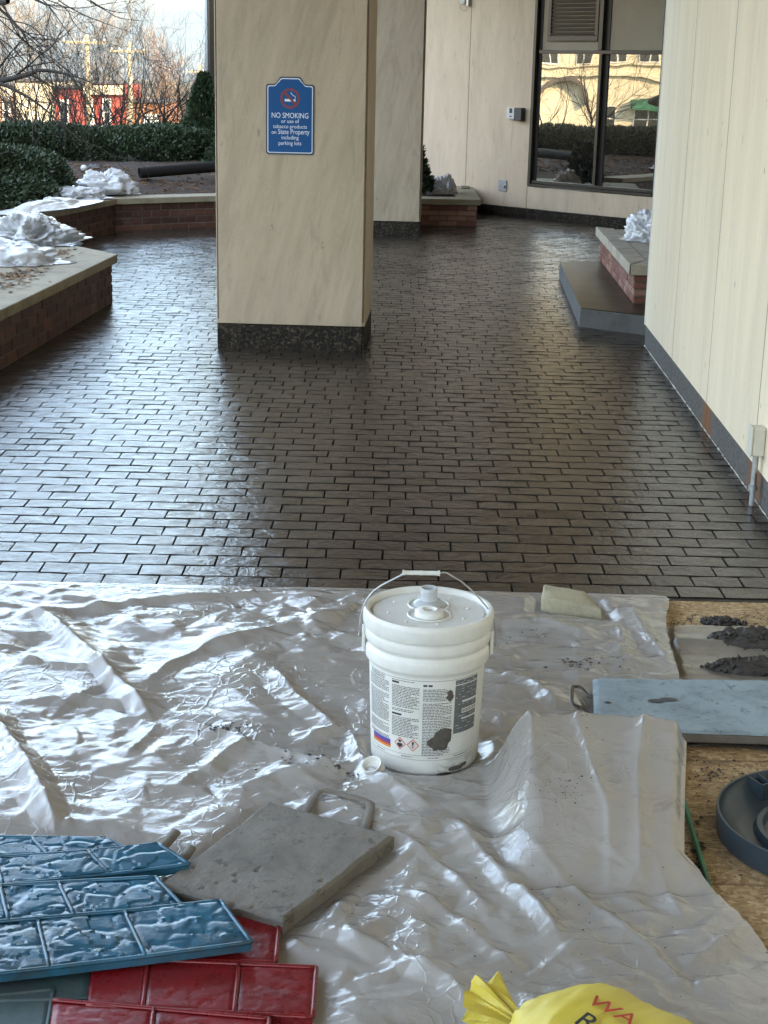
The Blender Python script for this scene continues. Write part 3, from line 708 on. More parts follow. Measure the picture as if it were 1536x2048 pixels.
# far left planter wall
B0 = Vector((-3.62, 12.0)); B1 = Vector((-2.83, 15.87)); B2 = Vector((-0.62, 17.42))
pl2 = thing('planter_wall', 'low angled brick planter wall below the black pipe and the hedge', 'planter', (-2.8, 15.9, 0), 0, None)
brick_run(pl2, B0, B1, 0, 4, 0.070, 'brick', 1); brick_run(pl2, B1, B2, 0, 4, 0.070, 'brick', 1)
dB = (B1 - B0).normalized(); nB = Vector((-dB.y, dB.x)); dC = (B2 - B1).normalized(); nC = Vector((-dC.y, dC.x))
mit = (nB + nC); mit = mit / mit.dot(nB)
def cop_chain(P0, P1, n0, n1, ncut, off0, off1):
    for i in range(ncut):
        a = P0.lerp(P1, i / ncut); c = P0.lerp(P1, (i + 1) / ncut); d = (P1 - P0).normalized() * 0.003
        na = n0 if i == 0 else (P1 - P0).normalized().orthogonal(); nc = n1 if i == ncut - 1 else (P1 - P0).normalized().orthogonal()
        if na.dot(n0) < 0: na = -na
        if nc.dot(n1) < 0: nc = -nc
        coping_slab(pl2, [a + na * off0 + d, c + nc * off0 - d, c + nc * off1 - d, a + na * off1 + d], 0.283, H1, 'coping')
cop_chain(B0, B1, nB, mit, 3, -0.035, 0.30); cop_chain(B1, B2, mit, nC, 2, -0.035, 0.30)
# far middle planter against the wall
pl3 = thing('planter_wall', 'small brick planter against the pale wall with a white bag on it', 'planter', (0.4, 17.4, 0), 0, None)
C0 = Vector((-0.30, 17.30)); C1 = Vector((0.97, 17.36)); C2 = Vector((0.985, 19.36))
brick_run(pl3, C0, C1, 0, 4, 0.058, 'brick_r', 1); brick_run(pl3, C1, C2, 0, 4, 0.058, 'brick_r', 1)
coping_slab(pl3, [(-0.32, 17.26), (1.005, 17.32), (0.74, 17.66), (-0.32, 17.60)], 0.236, 0.302, 'coping')
coping_slab(pl3, [(1.008, 17.325), (1.02, 19.30), (0.742, 19.5), (0.743, 17.663)], 0.236, 0.302, 'coping')
b = MB(); b.prism([(-0.32, 17.61), (0.735, 17.67), (0.735, 19.5), (-0.32, 20.5)], 0.0, 0.275); struct(b.build('planting_bed', MAT['soil']))
# right planter standing on the step
st = thing('concrete_step', 'low angled concrete step with wet brown top beside the right wall end', 'step', (1.5, 11.2, 0))
sp = [(1.30, 10.33), (1.75, 10.0), (2.9, 10.0), (2.9, 13.4), (1.44, 13.0)]
m = MB(); m.prism(sp, -0.01, 0.124); keep(m.build('riser', MAT['concrete'], None, bevel=0.006, seg=1), st)
m = MB(); m.prism([(1.302, 10.332), (1.75, 10.006), (2.9, 10.006), (2.9, 13.39), (1.443, 12.99)], 0.1245, 0.130); keep(m.build('tread', MAT['steptop'], None), st)
pl4 = thing('planter_wall', 'red brick planter with pale coping standing on the concrete step', 'planter', (1.8, 11.5, 0.13))
D0 = Vector((1.80, 13.2)); D1 = Vector((1.69, 10.56)); D2 = Vector((2.6, 10.50))
brick_run(pl4, D0, D1, 0.130, 4, 0.050, 'brick_r', 1, BL=0.20); brick_run(pl4, D1, D2, 0.130, 4, 0.050, 'brick_r', 1, BL=0.20)
def quad(*p): return [Vector(q) for q in p]
m = MB()
for i in range(3):
    a = i / 3; c = (i + 1) / 3
    f0 = Vector((1.645, 10.51)); f1 = Vector((1.760, 13.24)); g0 = Vector((1.80, 10.80)); g1 = Vector((1.90, 13.1))
    coping_slab(pl4, [f0.lerp(f1, a) + Vector((0, .003)), g0.lerp(g1, a) + Vector((0, .003)), g0.lerp(g1, c) - Vector((0, .003)), f0.lerp(f1, c) - Vector((0, .003))], 0.333, 0.408, 'coping_r')
coping_slab(pl4, [(1.652, 10.507), (2.62, 10.44), (2.62, 10.75), (1.806, 10.797)], 0.333, 0.407, 'coping_r')
coping_slab(pl4, [(1.806, 10.803), (2.9, 10.75), (2.9, 13.3), (1.905, 13.1)], 0.333, 0.400, 'coping_r')

# ------------------------------------------------------------------ soil bed on the left, behind the walls
gx = np.linspace(-9.5, -0.4, 92); gy = np.linspace(11.9, 24.5, 120); XX, YY = np.meshgrid(gx, gy, indexing='ij')
dd, side, _ = dist_poly(XX, YY, [(B0.x - 0.4, B0.y - 2.0), (B0.x, B0.y), (B1.x, B1.y), (B2.x, B2.y), (0.4, 18.1)])
inside = side > 0
Z = 0.29 + np.clip((dd - 0.30) * 0.10, 0, 0.22) + 0.05 * (fbm(XX * 2.5, YY * 2.5, 4, 5) - 0.5) + 0.03 * (fbm(XX * 12, YY * 12, 9, 3) - 0.5) * (dd > 0.3)
fx = np.clip((YY - 22.2) / 2.2, 0, 1); Z = Z * (1 - fx) - 0.5 * fx
m = MB(); P = np.stack([XX, YY, Z], -1); a_, b_ = XX.shape
ok = inside & (dd > 0.12)
I = np.arange(a_ * b_).reshape(a_, b_)
q = np.stack([I[:-1, :-1], I[1:, :-1], I[1:, 1:], I[:-1, 1:]], -1).reshape(-1, 4)
okf = (ok[:-1, :-1] & ok[1:, :-1] & ok[1:, 1:] & ok[:-1, 1:]).reshape(-1)
m.v = list(map(tuple, P.reshape(-1, 3).tolist())); m.f = list(map(tuple, q[okf].tolist())); m.m = [0] * len(m.f)
struct(m.build('planting_bed', MAT['soil'], smooth=True))
def soil_z(x, y):
    d, s_, _ = dist_poly(np.array([x]), np.array([y]), [(B0.x - 0.4, B0.y - 2.0), (B0.x, B0.y), (B1.x, B1.y), (B2.x, B2.y), (0.4, 18.1)])
    return float(0.29 + np.clip((d[0] - 0.3) * 0.10, 0, 0.22))

# ================================================================== PLANTS
def hedge(name, label, cat, path, half_w, z_top, seed, n_leaf, leaf=0.05, flat=0.75, group=None, mat='yew', lump=0.16):
    # clipped evergreen: many small leaf sprays over an added dark body that blocks the gaps
    rg = np.random.default_rng(seed); t = thing(name, label, cat, (path[0][0], path[0][1], path[0][2]), 0, group)
    pts = [Vector(p) for p in path]; L = [0]
    for a, b_ in zip(pts[:-1], pts[1:]): L.append(L[-1] + (b_ - a).length)
    def at(u):
        s = u * L[-1]
        for k in range(len(pts) - 1):
            if s <= L[k + 1] or k == len(pts) - 2:
                f = (s - L[k]) / (L[k + 1] - L[k]); p = pts[k].lerp(pts[k + 1], f); d = (pts[k + 1] - pts[k]).normalized(); return p, d
    nu, nv = max(12, int(L[-1] / 0.12)), 18
    P = np.zeros((nu + 1, nv, 3)); Nn = np.zeros((nu + 1, nv, 3))
    for i in range(nu + 1):
        u = i / nu; p, d = at(u); n = Vector((-d.y, d.x, 0)).normalized(); h = z_top - p.z
        endf = min(1.0, min(u, 1 - u) * L[-1] / (half_w * 0.9)); endf = math.sqrt(max(0.0, 1 - (1 - endf) ** 2))
        for j in range(nv):
            a = math.pi * (-0.08 + 1.16 * j / (nv - 1))
            cx, cz = math.cos(a), max(-0.1, math.sin(a))
            cx = math.copysign(abs(cx) ** flat, cx); cz = math.copysign(abs(cz) ** flat, cz)
            lx = float(vnoise(np.array([s_ for s_ in [u * L[-1] * 2.3 + 5]]), np.array([a * 1.7 + seed]), seed)[0]) - 0.5
            lx2 = float(vnoise(np.array([u * L[-1] * 6.0]), np.array([a * 4.0 + seed]), seed + 3)[0]) - 0.5
            k = (1 + lump * 2.2 * lx + lump * 0.9 * lx2) * (0.25 + 0.75 * endf)
            P[i, j] = (p + n * cx * half_w * k + Vector((0, 0, cz * h * (1 + lump * lx) * (0.45 + 0.55 * endf))))
            Nn[i, j] = (n * cx + Vector((0, 0, cz)))
    core = MB(); c0 = P.mean(axis=1, keepdims=True); core.grid(c0 + (P - c0) * 0.86); keep(core.build('stem', MAT['yew_core'], None, smooth=True), t)
    # leaf sprays
    iu = rg.uniform(0, nu - 1e-3, n_leaf); iv = rg.uniform(0, nv - 1.001, n_leaf); a0 = iu.astype(int); b0 = iv.astype(int); fu = (iu - a0)[:, None]; fv = (iv - b0)[:, None]
    def lerp2(A): return (A[a0, b0] * (1 - fu) + A[a0 + 1, b0] * fu) * (1 - fv) + (A[a0, b0 + 1] * (1 - fu) + A[a0 + 1, b0 + 1] * fu) * fv
    pos = lerp2(P); nor = lerp2(Nn); ce = lerp2(np.repeat(c0, nv, 1))
    pos = ce + (pos - ce) * (0.82 + 0.24 * rg.random((n_leaf, 1)) ** 1.4)
    dirv = nor + rg.normal(0, 0.65, (n_leaf, 3)) + np.array([0, 0, 0.25]); dirv /= np.linalg.norm(dirv, axis=1, keepdims=True) + 1e-9
    sv = np.cross(dirv, rg.normal(0, 1, (n_leaf, 3))); sv /= np.linalg.norm(sv, axis=1, keepdims=True) + 1e-9
    ln = leaf * rg.uniform(0.6, 1.5, (n_leaf, 1)); wd = ln * 0.22
    V = np.stack([pos - sv * wd * 0.6, pos + dirv * ln * 0.5 - sv * wd, pos + dirv * ln, pos + dirv * ln * 0.5 + sv * wd], 1).reshape(-1, 3)
    me = bpy.data.meshes.new('foliage'); nF = n_leaf
    me.vertices.add(4 * nF); me.vertices.foreach_set('co', V.ravel()); me.loops.add(4 * nF); me.loops.foreach_set('vertex_index', np.arange(4 * nF))
    me.polygons.add(nF); me.polygons.foreach_set('loop_start', np.arange(nF) * 4); me.update(calc_edges=True); me.materials.append(MAT[mat])
    keep(link('foliage', me), t)
    return t
hedge('yew_hedge', 'long clipped dark green hedge behind the soil bed and black pipe', 'hedge', [(-8.0, 18.9, 0.35), (-4.6, 19.8, 0.4), (-2.0, 20.6, 0.45)], 0.62, 0.90, 3, 70000, 0.045)
hedge('yew_hedge', 'side run of hedge seen only mirrored in the window glass', 'hedge', [(-5.15, 15.3, 0.33), (-5.1, 17.0, 0.35), (-5.3, 18.6, 0.35)], 0.5, 0.86, 18, 20000, 0.05)
hedge('yew_hedge', 'dark rounded evergreen shrub mass beside the crumpled grey sheet', 'hedge', [(-5.2, 13.1, 0.33), (-4.10, 14.6, 0.35), (-3.75, 16.2, 0.38)], 0.50, 0.84, 8, 48000, 0.042, flat=0.9, lump=0.38)
# conical evergreen next to the pillar
def evergreen(label, base, h, r, seed, n_leaf, leaf=0.07):
    rg = np.random.default_rng(seed); t = thing('evergreen_shrub', label, 'shrub', base)
    m = MB(); m.tube([Vector(base), Vector(base) + Vector((0.02, 0, h * 0.9))], [0.03, 0.006], 6); keep(m.build('trunk', MAT['bark'], None), t)
    z = rg.random(n_leaf) ** 1.25; a = rg.uniform(0, 2 * math.pi, n_leaf)
    rr = r * (1 - z) ** 0.75 * (0.72 + 0.45 * vnoise(a * 2.5, z * 9, seed)) * (0.35 + 0.65 * rg.random(n_leaf) ** 0.45) + 0.02
    pos = np.stack([base[0] + rr * np.cos(a), base[1] + rr * np.sin(a), base[2] + 0.03 + z * h], 1)
    d = np.stack([np.cos(a), np.sin(a), np.full(n_leaf, 1.0)], 1) + rg.normal(0, 0.5, (n_leaf, 3)); d /= np.linalg.norm(d, axis=1, keepdims=True)
    sv = np.cross(d, rg.normal(0, 1, (n_leaf, 3))); sv /= np.linalg.norm(sv, axis=1, keepdims=True) + 1e-9
    ln = leaf * rg.uniform(0.6, 1.4, (n_leaf, 1)); wd = ln * 0.22
    V = np.stack([pos, pos + d * ln * 0.5 - sv * wd, pos + d * ln, pos + d * ln * 0.5 + sv * wd], 1)
    m = MB(); m.v = list(map(tuple, V.reshape(-1, 3).tolist())); m.f = [(4 * i, 4 * i + 1, 4 * i + 2, 4 * i + 3) for i in range(n_leaf)]; m.m = [0] * n_leaf
    keep(m.build('crown', MAT['yew'], None), t); return t
evergreen('tall conical dark evergreen beside the pillar with the blue sign', (-2.45, 20.5, 0.4), 1.15, 0.38, 4, 14000, 0.05)
evergreen('rounded evergreen bush at the foot of the corner window', (-2.0, 19.6, 0.42), 0.50, 0.40, 9, 10000, 0.045)
evergreen('small leafy shrub in the planter against the pale wall', (0.26, 18.0, 0.28), 0.50, 0.20, 6, 900, 0.09)

# ------------------------------------------------------------------ bare trees
def grow(rg, p, d, ln, r, lev, mx, out, spread, lift, nseg=5, wob=0.16):
    pts = [p.copy()]; rs = [r]; dd = d.copy()
    for i in range(nseg):
        dd = (dd + Vector((rg.gauss(0, wob), rg.gauss(0, wob), rg.gauss(0, wob) + lift))).normalized()
        p = p + dd * (ln / nseg); pts.append(p.copy()); rs.append(r * (1 - 0.6 * (i + 1) / nseg))
    out.append((pts, rs, lev))
    if lev >= mx: return
    nb = rg.choice((3, 4, 5)) if lev > 0 else rg.choice((5, 6, 7))
    for k in range(nb):
        f = rg.uniform(0.28, 1.0) if k else 1.0
        i = min(nseg - 1, int(f * nseg)); q = pts[i].lerp(pts[i + 1], f * nseg - i)
        ax = dd.orthogonal(); ax.rotate(Matrix.Rotation(rg.uniform(0, 2 * math.pi), 3, dd)); nd = dd.copy(); nd.rotate(Matrix.Rotation(rg.uniform(0.5, 1.0) * spread, 3, ax))
        grow(rg, q, nd, ln * rg.uniform(0.55, 0.8), max(0.0015, rs[i] * rg.uniform(0.5, 0.72)), lev + 1, mx, out, spread, lift, max(3, nseg - 1), wob)
def bare_tree(name, label, base, h, r, seed, mx=4, spread=0.75, lift=0.03, stems=1, lean=(0, 0), mat='bark', group=None, cat='tree', rmin=0.0):
    rg = random.Random(seed); t = thing(name, label, cat, base, 0, group); out = []
    for s in range(stems):
        a = 2 * math.pi * s / stems + rg.uniform(-0.4, 0.4); k = 0.0 if stems == 1 else 0.42
        d = Vector((math.cos(a) * k + lean[0], math.sin(a) * k + lean[1], 1)).normalized()
        grow(rg, Vector(base) - Vector((0, 0, 0.1)), d, h * 0.46, r, 0, mx, out, spread, lift)
    tr = MB(); cr = MB()
    for pts, rs, lev in out:
        rs = [max(x, rmin) for x in rs]
        if lev == 0: tr.tube(pts, rs, 7)
        else: cr.tube(pts, rs, 4 if lev < 3 else 3, caps=False)
    keep(tr.build('trunk', MAT[mat], None, smooth=True), t); keep(cr.build('crown', MAT[mat], None, smooth=True), t); return t
gz = lambda x, y: float(ground_z(np.array([x]), np.array([y]))[0])
def px_at(px, Y): return float(AY(px, 140, Y).x)
# many stemmed bare shrubs just beyond the hedge
for k, (px, Y, h, sd) in enumerate(((40, 24, 2.6, 3), (178, 22.5, 2.3, 8), (262, 23, 2.7, 12), (342, 22, 2.4, 15), (120, 25, 2.8, 33), (-60, 24, 3.0, 41))):
    labs = ('bare many stemmed shrub in front of the cream house', 'bare many stemmed shrub in front of the red house with two windows', 'bare many stemmed shrub standing by the slimmer utility pole', 'bare many stemmed shrub in front of the russet wood', 'bare many stemmed shrub in front of the red house with one window', 'bare many stemmed shrub in front of the orange brick house')
    x = px_at(px, Y); bare_tree('bare_shrub', labs[k], (x, Y, -0.25), h * 1.12, 0.036, sd, 4, 0.72, 0.02, 4, group='bare shrubs beyond the hedge', cat='shrub')
bare_tree('bare_shrub', 'bare many stemmed shrub mirrored in the left window pane', (-9.2, 17.5, -0.25), 3.0, 0.034, 52, 4, 0.72, 0.02, 4, cat='shrub')
# the large tree whose limbs hang in from the side
near = thing('bare_tree', 'large bare tree with dark limbs hanging over the hedge', 'tree', (-8.4, 14.0, 0.2))
tr = MB(); tr.tube([(-8.4, 14.0, -0.2), (-8.35, 14.0, 1.0), (-8.2, 14.1, 2.2), (-8.1, 14.2, 3.6), (-8.0, 14.3, 5.5)], [0.17, 0.15, 0.13, 0.10, 0.05], 10); tr.tube([(-8.35, 14.0, 0.6), (-7.5, 15.2, 1.1), tuple(AY(-420, 190, 16.4))], [0.10, 0.07, 0.05], 8); tr.tube([(-8.2, 14.1, 2.0), (-7.3, 15.2, 2.1), tuple(AY(-420, 60, 16.0))], [0.10, 0.07, 0.05], 8); tr.tube([(-8.15, 14.1, 2.8), (-7.3, 15.2, 3.0), tuple(AY(-420, -120, 15.9))], [0.09, 0.07, 0.05], 8)
keep(tr.build('trunk', MAT['bark'], None, smooth=True), near)
cw = MB(); rg = random.Random(21)
def limb(pp, Y, r0, r1, dY=0.0, sub=0, subl=0.5):
    n = len(pp); P = [AY(x, y, Y + dY * i / max(1, n - 1)) for i, (x, y) in enumerate(pp)]
    Q = []                                # smooth the run
    for i in range(n - 1):
        for f in (0, 0.34, 0.67):
            a = P[max(0, i - 1)]; b_ = P[i]; c = P[i + 1]; d = P[min(n - 1, i + 2)]
            Q.append(0.5 * ((2 * b_) + (c - a) * f + (2 * a - 5 * b_ + 4 * c - d) * f * f + (3 * b_ - a - 3 * c + d) * f ** 3))
    Q.append(P[-1]); m_ = len(Q)
    cw.tube(Q, [r0 + (r1 - r0) * i / (m_ - 1) for i in range(m_)], 5, caps=False)
    out = []
    for s in range(sub):
        i = rg.randrange(1, m_ - 1); d = (Q[i + 1] - Q[i]).normalized()
        ax = Vector((rg.gauss(0, 0.3), 1, rg.gauss(0, 0.3))).normalized(); d.rotate(Matrix.Rotation(rg.choice((-1, 1)) * rg.uniform(0.35, 0.9), 3, ax))
        grow(rg, Q[i], d, rg.uniform(0.5, 1.2) * subl, max(0.0022, (r0 + (r1 - r0) * i / m_) * 0.55), 2, 4, out, 0.7, -0.01, 4, 0.10)
    for pts, rs, lev in out: cw.tube(pts, [max(0.0016, x) for x in rs], 3, caps=False)
T0 = (-330, 175)
limb([(-420, 190), (-200, 172), (-80, 170), (0, 162), (60, 148), (75, 141), (110, 143), (150, 153), (182, 164)], 16.4, 0.045, 0.005, -0.6, 7, 0.55)
limb([(-40, 165), (0, 167), (45, 188), (82, 212), (120, 245), (165, 285)], 16.1, 0.024, 0.004, -0.3, 5, 0.45)
limb([(62, 150), (95, 168), (128, 192), (160, 205), (186, 196)], 15.9, 0.011, 0.003, 0.2, 4, 0.4)
limb([(-420, 60), (-200, 10), (-60, -15), (0, 4), (16, 2)], 16.0, 0.05, 0.026, -0.4, 3, 0.6)
fans = [[(-60, -20), (0, 82), (52, 145), (72, 190), (90, 262)], [(2, 8), (40, 58), (85, 100), (150, 160), (172, 235), (190, 268)], [(6, 6), (30, 60), (62, 92), (115, 130), (165, 182)],
        [(-80, -30), (0, 40), (60, 92), (105, 118), (160, 166), (176, 246)], [(-40, -60), (70, -10), (128, 14), (148, 46), (170, 66), (200, 68)], [(20, -60), (70, 0), (120, 12), (160, 16), (212, 8), (252, 2)],
        [(60, -60), (110, -5), (160, 26), (214, 48), (262, 64)], [(90, -70), (160, -10), (210, 20), (240, 36), (286, 42)], [(-60, 10), (20, 40), (62, 52), (100, 88), (150, 140)],
        [(-70, 60), (0, 78), (45, 118), (78, 152), (112, 215)], [(120, -60), (180, 0), (222, 22), (262, 26)], [(30, -50), (92, 6), (118, 40), (152, 92), (168, 160)]]
for i, fpts in enumerate(fans):
    limb(fpts, 15.2 + (i * 0.37) % 1.6, 0.008, 0.0022, (-1) ** i * 0.4, 3, 0.36)
limb([(-420, -120), (-200, -90), (-60, -60), (60, -66), (130, -64)], 15.9, 0.05, 0.012, -0.3, 2, 0.6)
keep(cw.build('crown', MAT['bark'], None, smooth=True), near)

# ================================================================== FAR HOUSES, POLES AND WOODS
MAT['siding'] = plain('cream siding', (0.62, 0.55, 0.40), 0.8, var=0.08, scale=0.6)
MAT['redbrick'] = plain('red brick far', (0.34, 0.065, 0.045), 0.85, var=0.2, scale=2)
MAT['orangebrick'] = plain('orange brick far', (0.34, 0.16, 0.085), 0.85, var=0.2, scale=2)
MAT['roof'] = plain('dark roofing', (0.10, 0.085, 0.08), 0.9)
MAT['pole'] = plain('weathered pole', (0.34, 0.29, 0.19), 0.9, var=0.2, scale=3)
HY = 140.0; hz0 = -6.5
def house(label, px0, px1, ytop, wall, cornice, wins, seed, dep=9.0, roofslope=0.0):
    x0 = px_at(px0, HY); x1 = px_at(px1, HY); zt = AY((px0 + px1) / 2, ytop, HY).z
    t = thing('row_house', label, 'house', ((x0 + x1) / 2, HY, hz0))
    def bx(name, mat, xa, xb, ya, yb, za, zb, par=None):
        m = MB(); m.box(((xa + xb) / 2, (ya + yb) / 2, (za + zb) / 2), (xb - xa, yb - ya, zb - za)); o = m.build(name, MAT[mat], None)
        if par is None: return keep(o, t)
        o.parent = par; return o
    w = bx('wall', wall, x0 + 0.02, x1 - 0.02, HY, HY + dep, hz0, zt)
    if cornice: bx('cornice', 'siding', x0 + 0.03, x1 - 0.03, HY - 0.45, HY - 0.004, zt - 0.9, zt - 0.1)
    r = bx('roof', 'roof', x0, x1, HY - 0.3, HY + dep + 0.2, zt + 0.003, zt + 0.18)
    for (pa, pb, ya, yb) in wins:
        xa = px_at(pa, HY); xb = px_at(pb, HY); za = AY(pa, yb, HY).z; zb = AY(pa, ya, HY).z
        f = bx('window', 'white', xa - 0.16, xb + 0.16, HY - 0.10, HY - 0.002, za - 0.18, zb + 0.18)
        zm = (za + zb) / 2
        bx('pane', 'housepane', xa + 0.03, xb - 0.03, HY - 0.112, HY - 0.102, za + 0.03, zm - 0.04, f)
        bx('pane', 'housepane', xa + 0.03, xb - 0.03, HY - 0.112, HY - 0.102, zm + 0.04, zb - 0.03, f)
        bx('sill', 'white', xa - 0.22, xb + 0.22, HY - 0.22, HY - 0.103, za - 0.26, za - 0.185, f)
    return t
house('orange brick row house with one tall window', -75, 28, 170, 'orangebrick', True, [(5, 14, 195, 245), (-48, -36, 195, 245)], 1)
house('cream sided row house with dark flat roof and no window showing', 28.5, 106, 163, 'siding', False, [], 2)
house('bright red row house with one white window beside the cream house', 106.5, 166, 176, 'redbrick', False, [(120, 133, 203, 245)], 3)
house('bright red row house with cream cornice and white windows', 166.5, 248, 168, 'redbrick', True, [(206, 217, 200, 248), (174, 182, 200, 248)], 4)
house('low russet brick row house at the far end of the terrace', 248.5, 330, 205, 'orangebrick', False, [(290, 312, 232, 240)], 5)
def utility_pole(label, px, ytop, Y, arm0, arm1, yarm):
    p = AY(px, ytop, Y); t = thing('utility_pole', label, 'pole', (p.x, Y, gz(p.x, Y)))
    m = MB(); m.tube([(p.x, Y, gz(p.x, Y) - 0.5), (p.x, Y, p.z)], [0.19, 0.14], 10); keep(m.build('pole', MAT['pole'], None, smooth=True), t)
    za = AY(px, yarm, Y).z; xa = px_at(arm0, Y); xb = px_at(arm1, Y)
    m = MB(); m.box(((xa + xb) / 2, Y - 0.22, za), (xb - xa, 0.12, 0.14)); arm = keep(m.build('crossarm', MAT['pole'], None), t)
    for k in range(5):
        m = MB(); m.lathe([(0.0, 0), (0.05, 0), (0.07, 0.06), (0.05, 0.1), (0.06, 0.14), (0.0, 0.16)], 8, (xa + (xb - xa) * (0.04 + 0.23 * k), Y - 0.22, za + 0.072)); o = m.build('insulator', MAT['white'], None); o.parent = arm
    m = MB()
    for s in (xa * 0.6 + p.x * 0.4, xb * 0.6 + p.x * 0.4): m.tube([(s, Y - 0.29, za - 0.05), (p.x, Y - 0.20, za - 0.75)], 0.03, 5)
    keep(m.build('brace', MAT['steel'], None), t)
    return xa, xb, za
p1 = utility_pole('thick pale utility pole with crossarm in front of the red house', 173, 70, 95, 128, 215, 85)
p2 = utility_pole('slimmer utility pole with crossarm right of the red houses', 258, 84, 105, 222, 292, 103)
p3_ = utility_pole('distant utility pole beside the corner window', 398, 125, 150, 372, 420, 144)
for k, f in enumerate((0.04, 0.5, 0.96)):
    a = Vector((p1[0] + (p1[1] - p1[0]) * f, 94.8, p1[2] + 0.2)); c = Vector((p2[0] + (p2[1] - p2[0]) * f, 104.8, p2[2] + 0.2)); d = Vector((p3_[0] + (p3_[1] - p3_[0]) * f, 149.8, p3_[2] + 0.2)); e = Vector((a.x - 30, 80, a.z + 1.0))
    m = MB()
    for u, v in ((e, a), (a, c), (c, d)): m.tube([u.lerp(v, i / 8) - Vector((0, 0, 0.5 * 4 * (i / 8) * (1 - i / 8))) for i in range(9)], 0.014, 4, caps=False)
    tag(m.build('power_line', MAT['darkplastic']), 'thin dark power line slung between the utility poles', 'power line', 'power lines between the poles')
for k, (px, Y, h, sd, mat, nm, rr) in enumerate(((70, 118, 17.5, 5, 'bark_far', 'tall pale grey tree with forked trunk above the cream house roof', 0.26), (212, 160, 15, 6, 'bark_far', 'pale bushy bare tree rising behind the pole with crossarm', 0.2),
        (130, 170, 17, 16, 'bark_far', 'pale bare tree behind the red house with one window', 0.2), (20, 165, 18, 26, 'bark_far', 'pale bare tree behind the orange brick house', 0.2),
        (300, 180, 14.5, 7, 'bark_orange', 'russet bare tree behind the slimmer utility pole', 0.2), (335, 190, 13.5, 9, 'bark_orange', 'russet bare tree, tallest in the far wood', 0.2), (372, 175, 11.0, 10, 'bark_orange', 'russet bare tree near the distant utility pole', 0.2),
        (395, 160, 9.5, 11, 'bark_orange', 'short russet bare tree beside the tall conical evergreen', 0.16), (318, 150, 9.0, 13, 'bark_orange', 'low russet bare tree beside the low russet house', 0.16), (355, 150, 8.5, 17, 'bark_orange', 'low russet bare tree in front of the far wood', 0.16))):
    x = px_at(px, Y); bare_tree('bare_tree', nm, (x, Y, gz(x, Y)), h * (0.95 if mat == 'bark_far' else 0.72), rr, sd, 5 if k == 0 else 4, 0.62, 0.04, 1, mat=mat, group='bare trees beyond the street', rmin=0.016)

# the sunlit building across the way, seen in the window glass
MAT['yellow'] = plain('yellow limestone', (0.60, 0.53, 0.39), 0.8, var=0.07, scale=0.5)
MAT['awning'] = plain('green canvas', (0.02, 0.12, 0.07), 0.8)
yb = thing('civic_building', 'sunlit yellow stone building with arch and green awning mirrored in the window', 'building', (-92, 10, -6.5))
YX = -90.0
def ybx(name, mat, y0, y1, z0, z1, x0, x1, par=None):
    m = MB(); m.box(((x0 + x1) / 2, (y0 + y1) / 2, (z0 + z1) / 2), (abs(x1 - x0), y1 - y0, z1 - z0)); o = m.build(name, MAT[mat], None)
    if par is None: return keep(o, yb)
    o.parent = par; return o
ybx('wall', 'yellow', -14, 26, -6.5, 22, YX - 12, YX)
for z, h, d in ((1.75, 0.22, 0.3), (2.45, 0.12, 0.2), (21.2, 0.8, 0.7), (-2.6, 0.3, 0.2)): ybx('band_course', 'yellow', -14.1, 26.1, z, z + h, YX + 0.004, YX + d)
for yc in (3.7, 6.05, 8.35, 10.6, 13.0, 15.4, 17.8):
    for zr in (2.62, 6.3, 10.0, 13.7, 17.4):
        f = ybx('window', 'white', yc - 0.62, yc + 0.62, zr, zr + 1.98, YX + 0.003, YX + 0.10)
        for s in (-1, 1): ybx('pane', 'housepane', yc + s * 0.30 - 0.26, yc + s * 0.30 + 0.26, zr + 0.08, zr + 1.88, YX + 0.102, YX + 0.12, f)
for yc, aw, hw in ((5.75, True, 1.1), (8.75, False, 0.5), (0.8, True, 1.1)):
    f = ybx('window', 'white', yc - hw - 0.06, yc + hw + 0.06, -1.9, -0.05, YX + 0.003, YX + 0.10)
    for s in ((-1, 0, 1) if aw else (0,)):
        pw = hw * (0.30 if aw else 0.9); o_ = hw * 0.68 * s
        for q_ in (0, 1): ybx('pane', 'housepane', yc + o_ - pw, yc + o_ + pw, -1.85 + q_ * 0.95, -0.98 + q_ * 0.85, YX + 0.102, YX + 0.12, f)
    if aw:
        hw2 = hw + 0.35
        m = MB(); m.add([(YX + 0.01, yc - hw2, 0.45), (YX + 0.01, yc + hw2, 0.45), (YX + 1.1, yc + hw2, -0.10), (YX + 1.1, yc - hw2, -0.10), (YX + 0.01, yc - hw2, -0.2), (YX + 0.01, yc + hw2, -0.2), (YX + 1.1, yc + hw2, -0.28), (YX + 1.1, yc - hw2, -0.28)],
              [(0, 1, 2, 3), (3, 2, 6, 7), (0, 3, 7, 4), (1, 5, 6, 2)]); keep(m.build('awning', MAT['awning'], None), yb)
m = MB(); ring = [(12.0 + 1.75 * math.cos(a), -0.1 + 1.55 * math.sin(a)) for a in np.linspace(0, math.pi, 17)]; ring2 = [(12.0 + 2.0 * math.cos(a), -0.1 + 1.85 * math.sin(a)) for a in np.linspace(0, math.pi, 17)]
for i in range(16):
    q4 = [ring[i], ring[i + 1], ring2[i + 1], ring2[i]]
    m.hull4([(YX + 0.003, y_, z_) for y_, z_ in q4], [(YX + 0.5, y_, z_) for y_, z_ in q4])
keep(m.build('arch', MAT['roof'], None), yb)

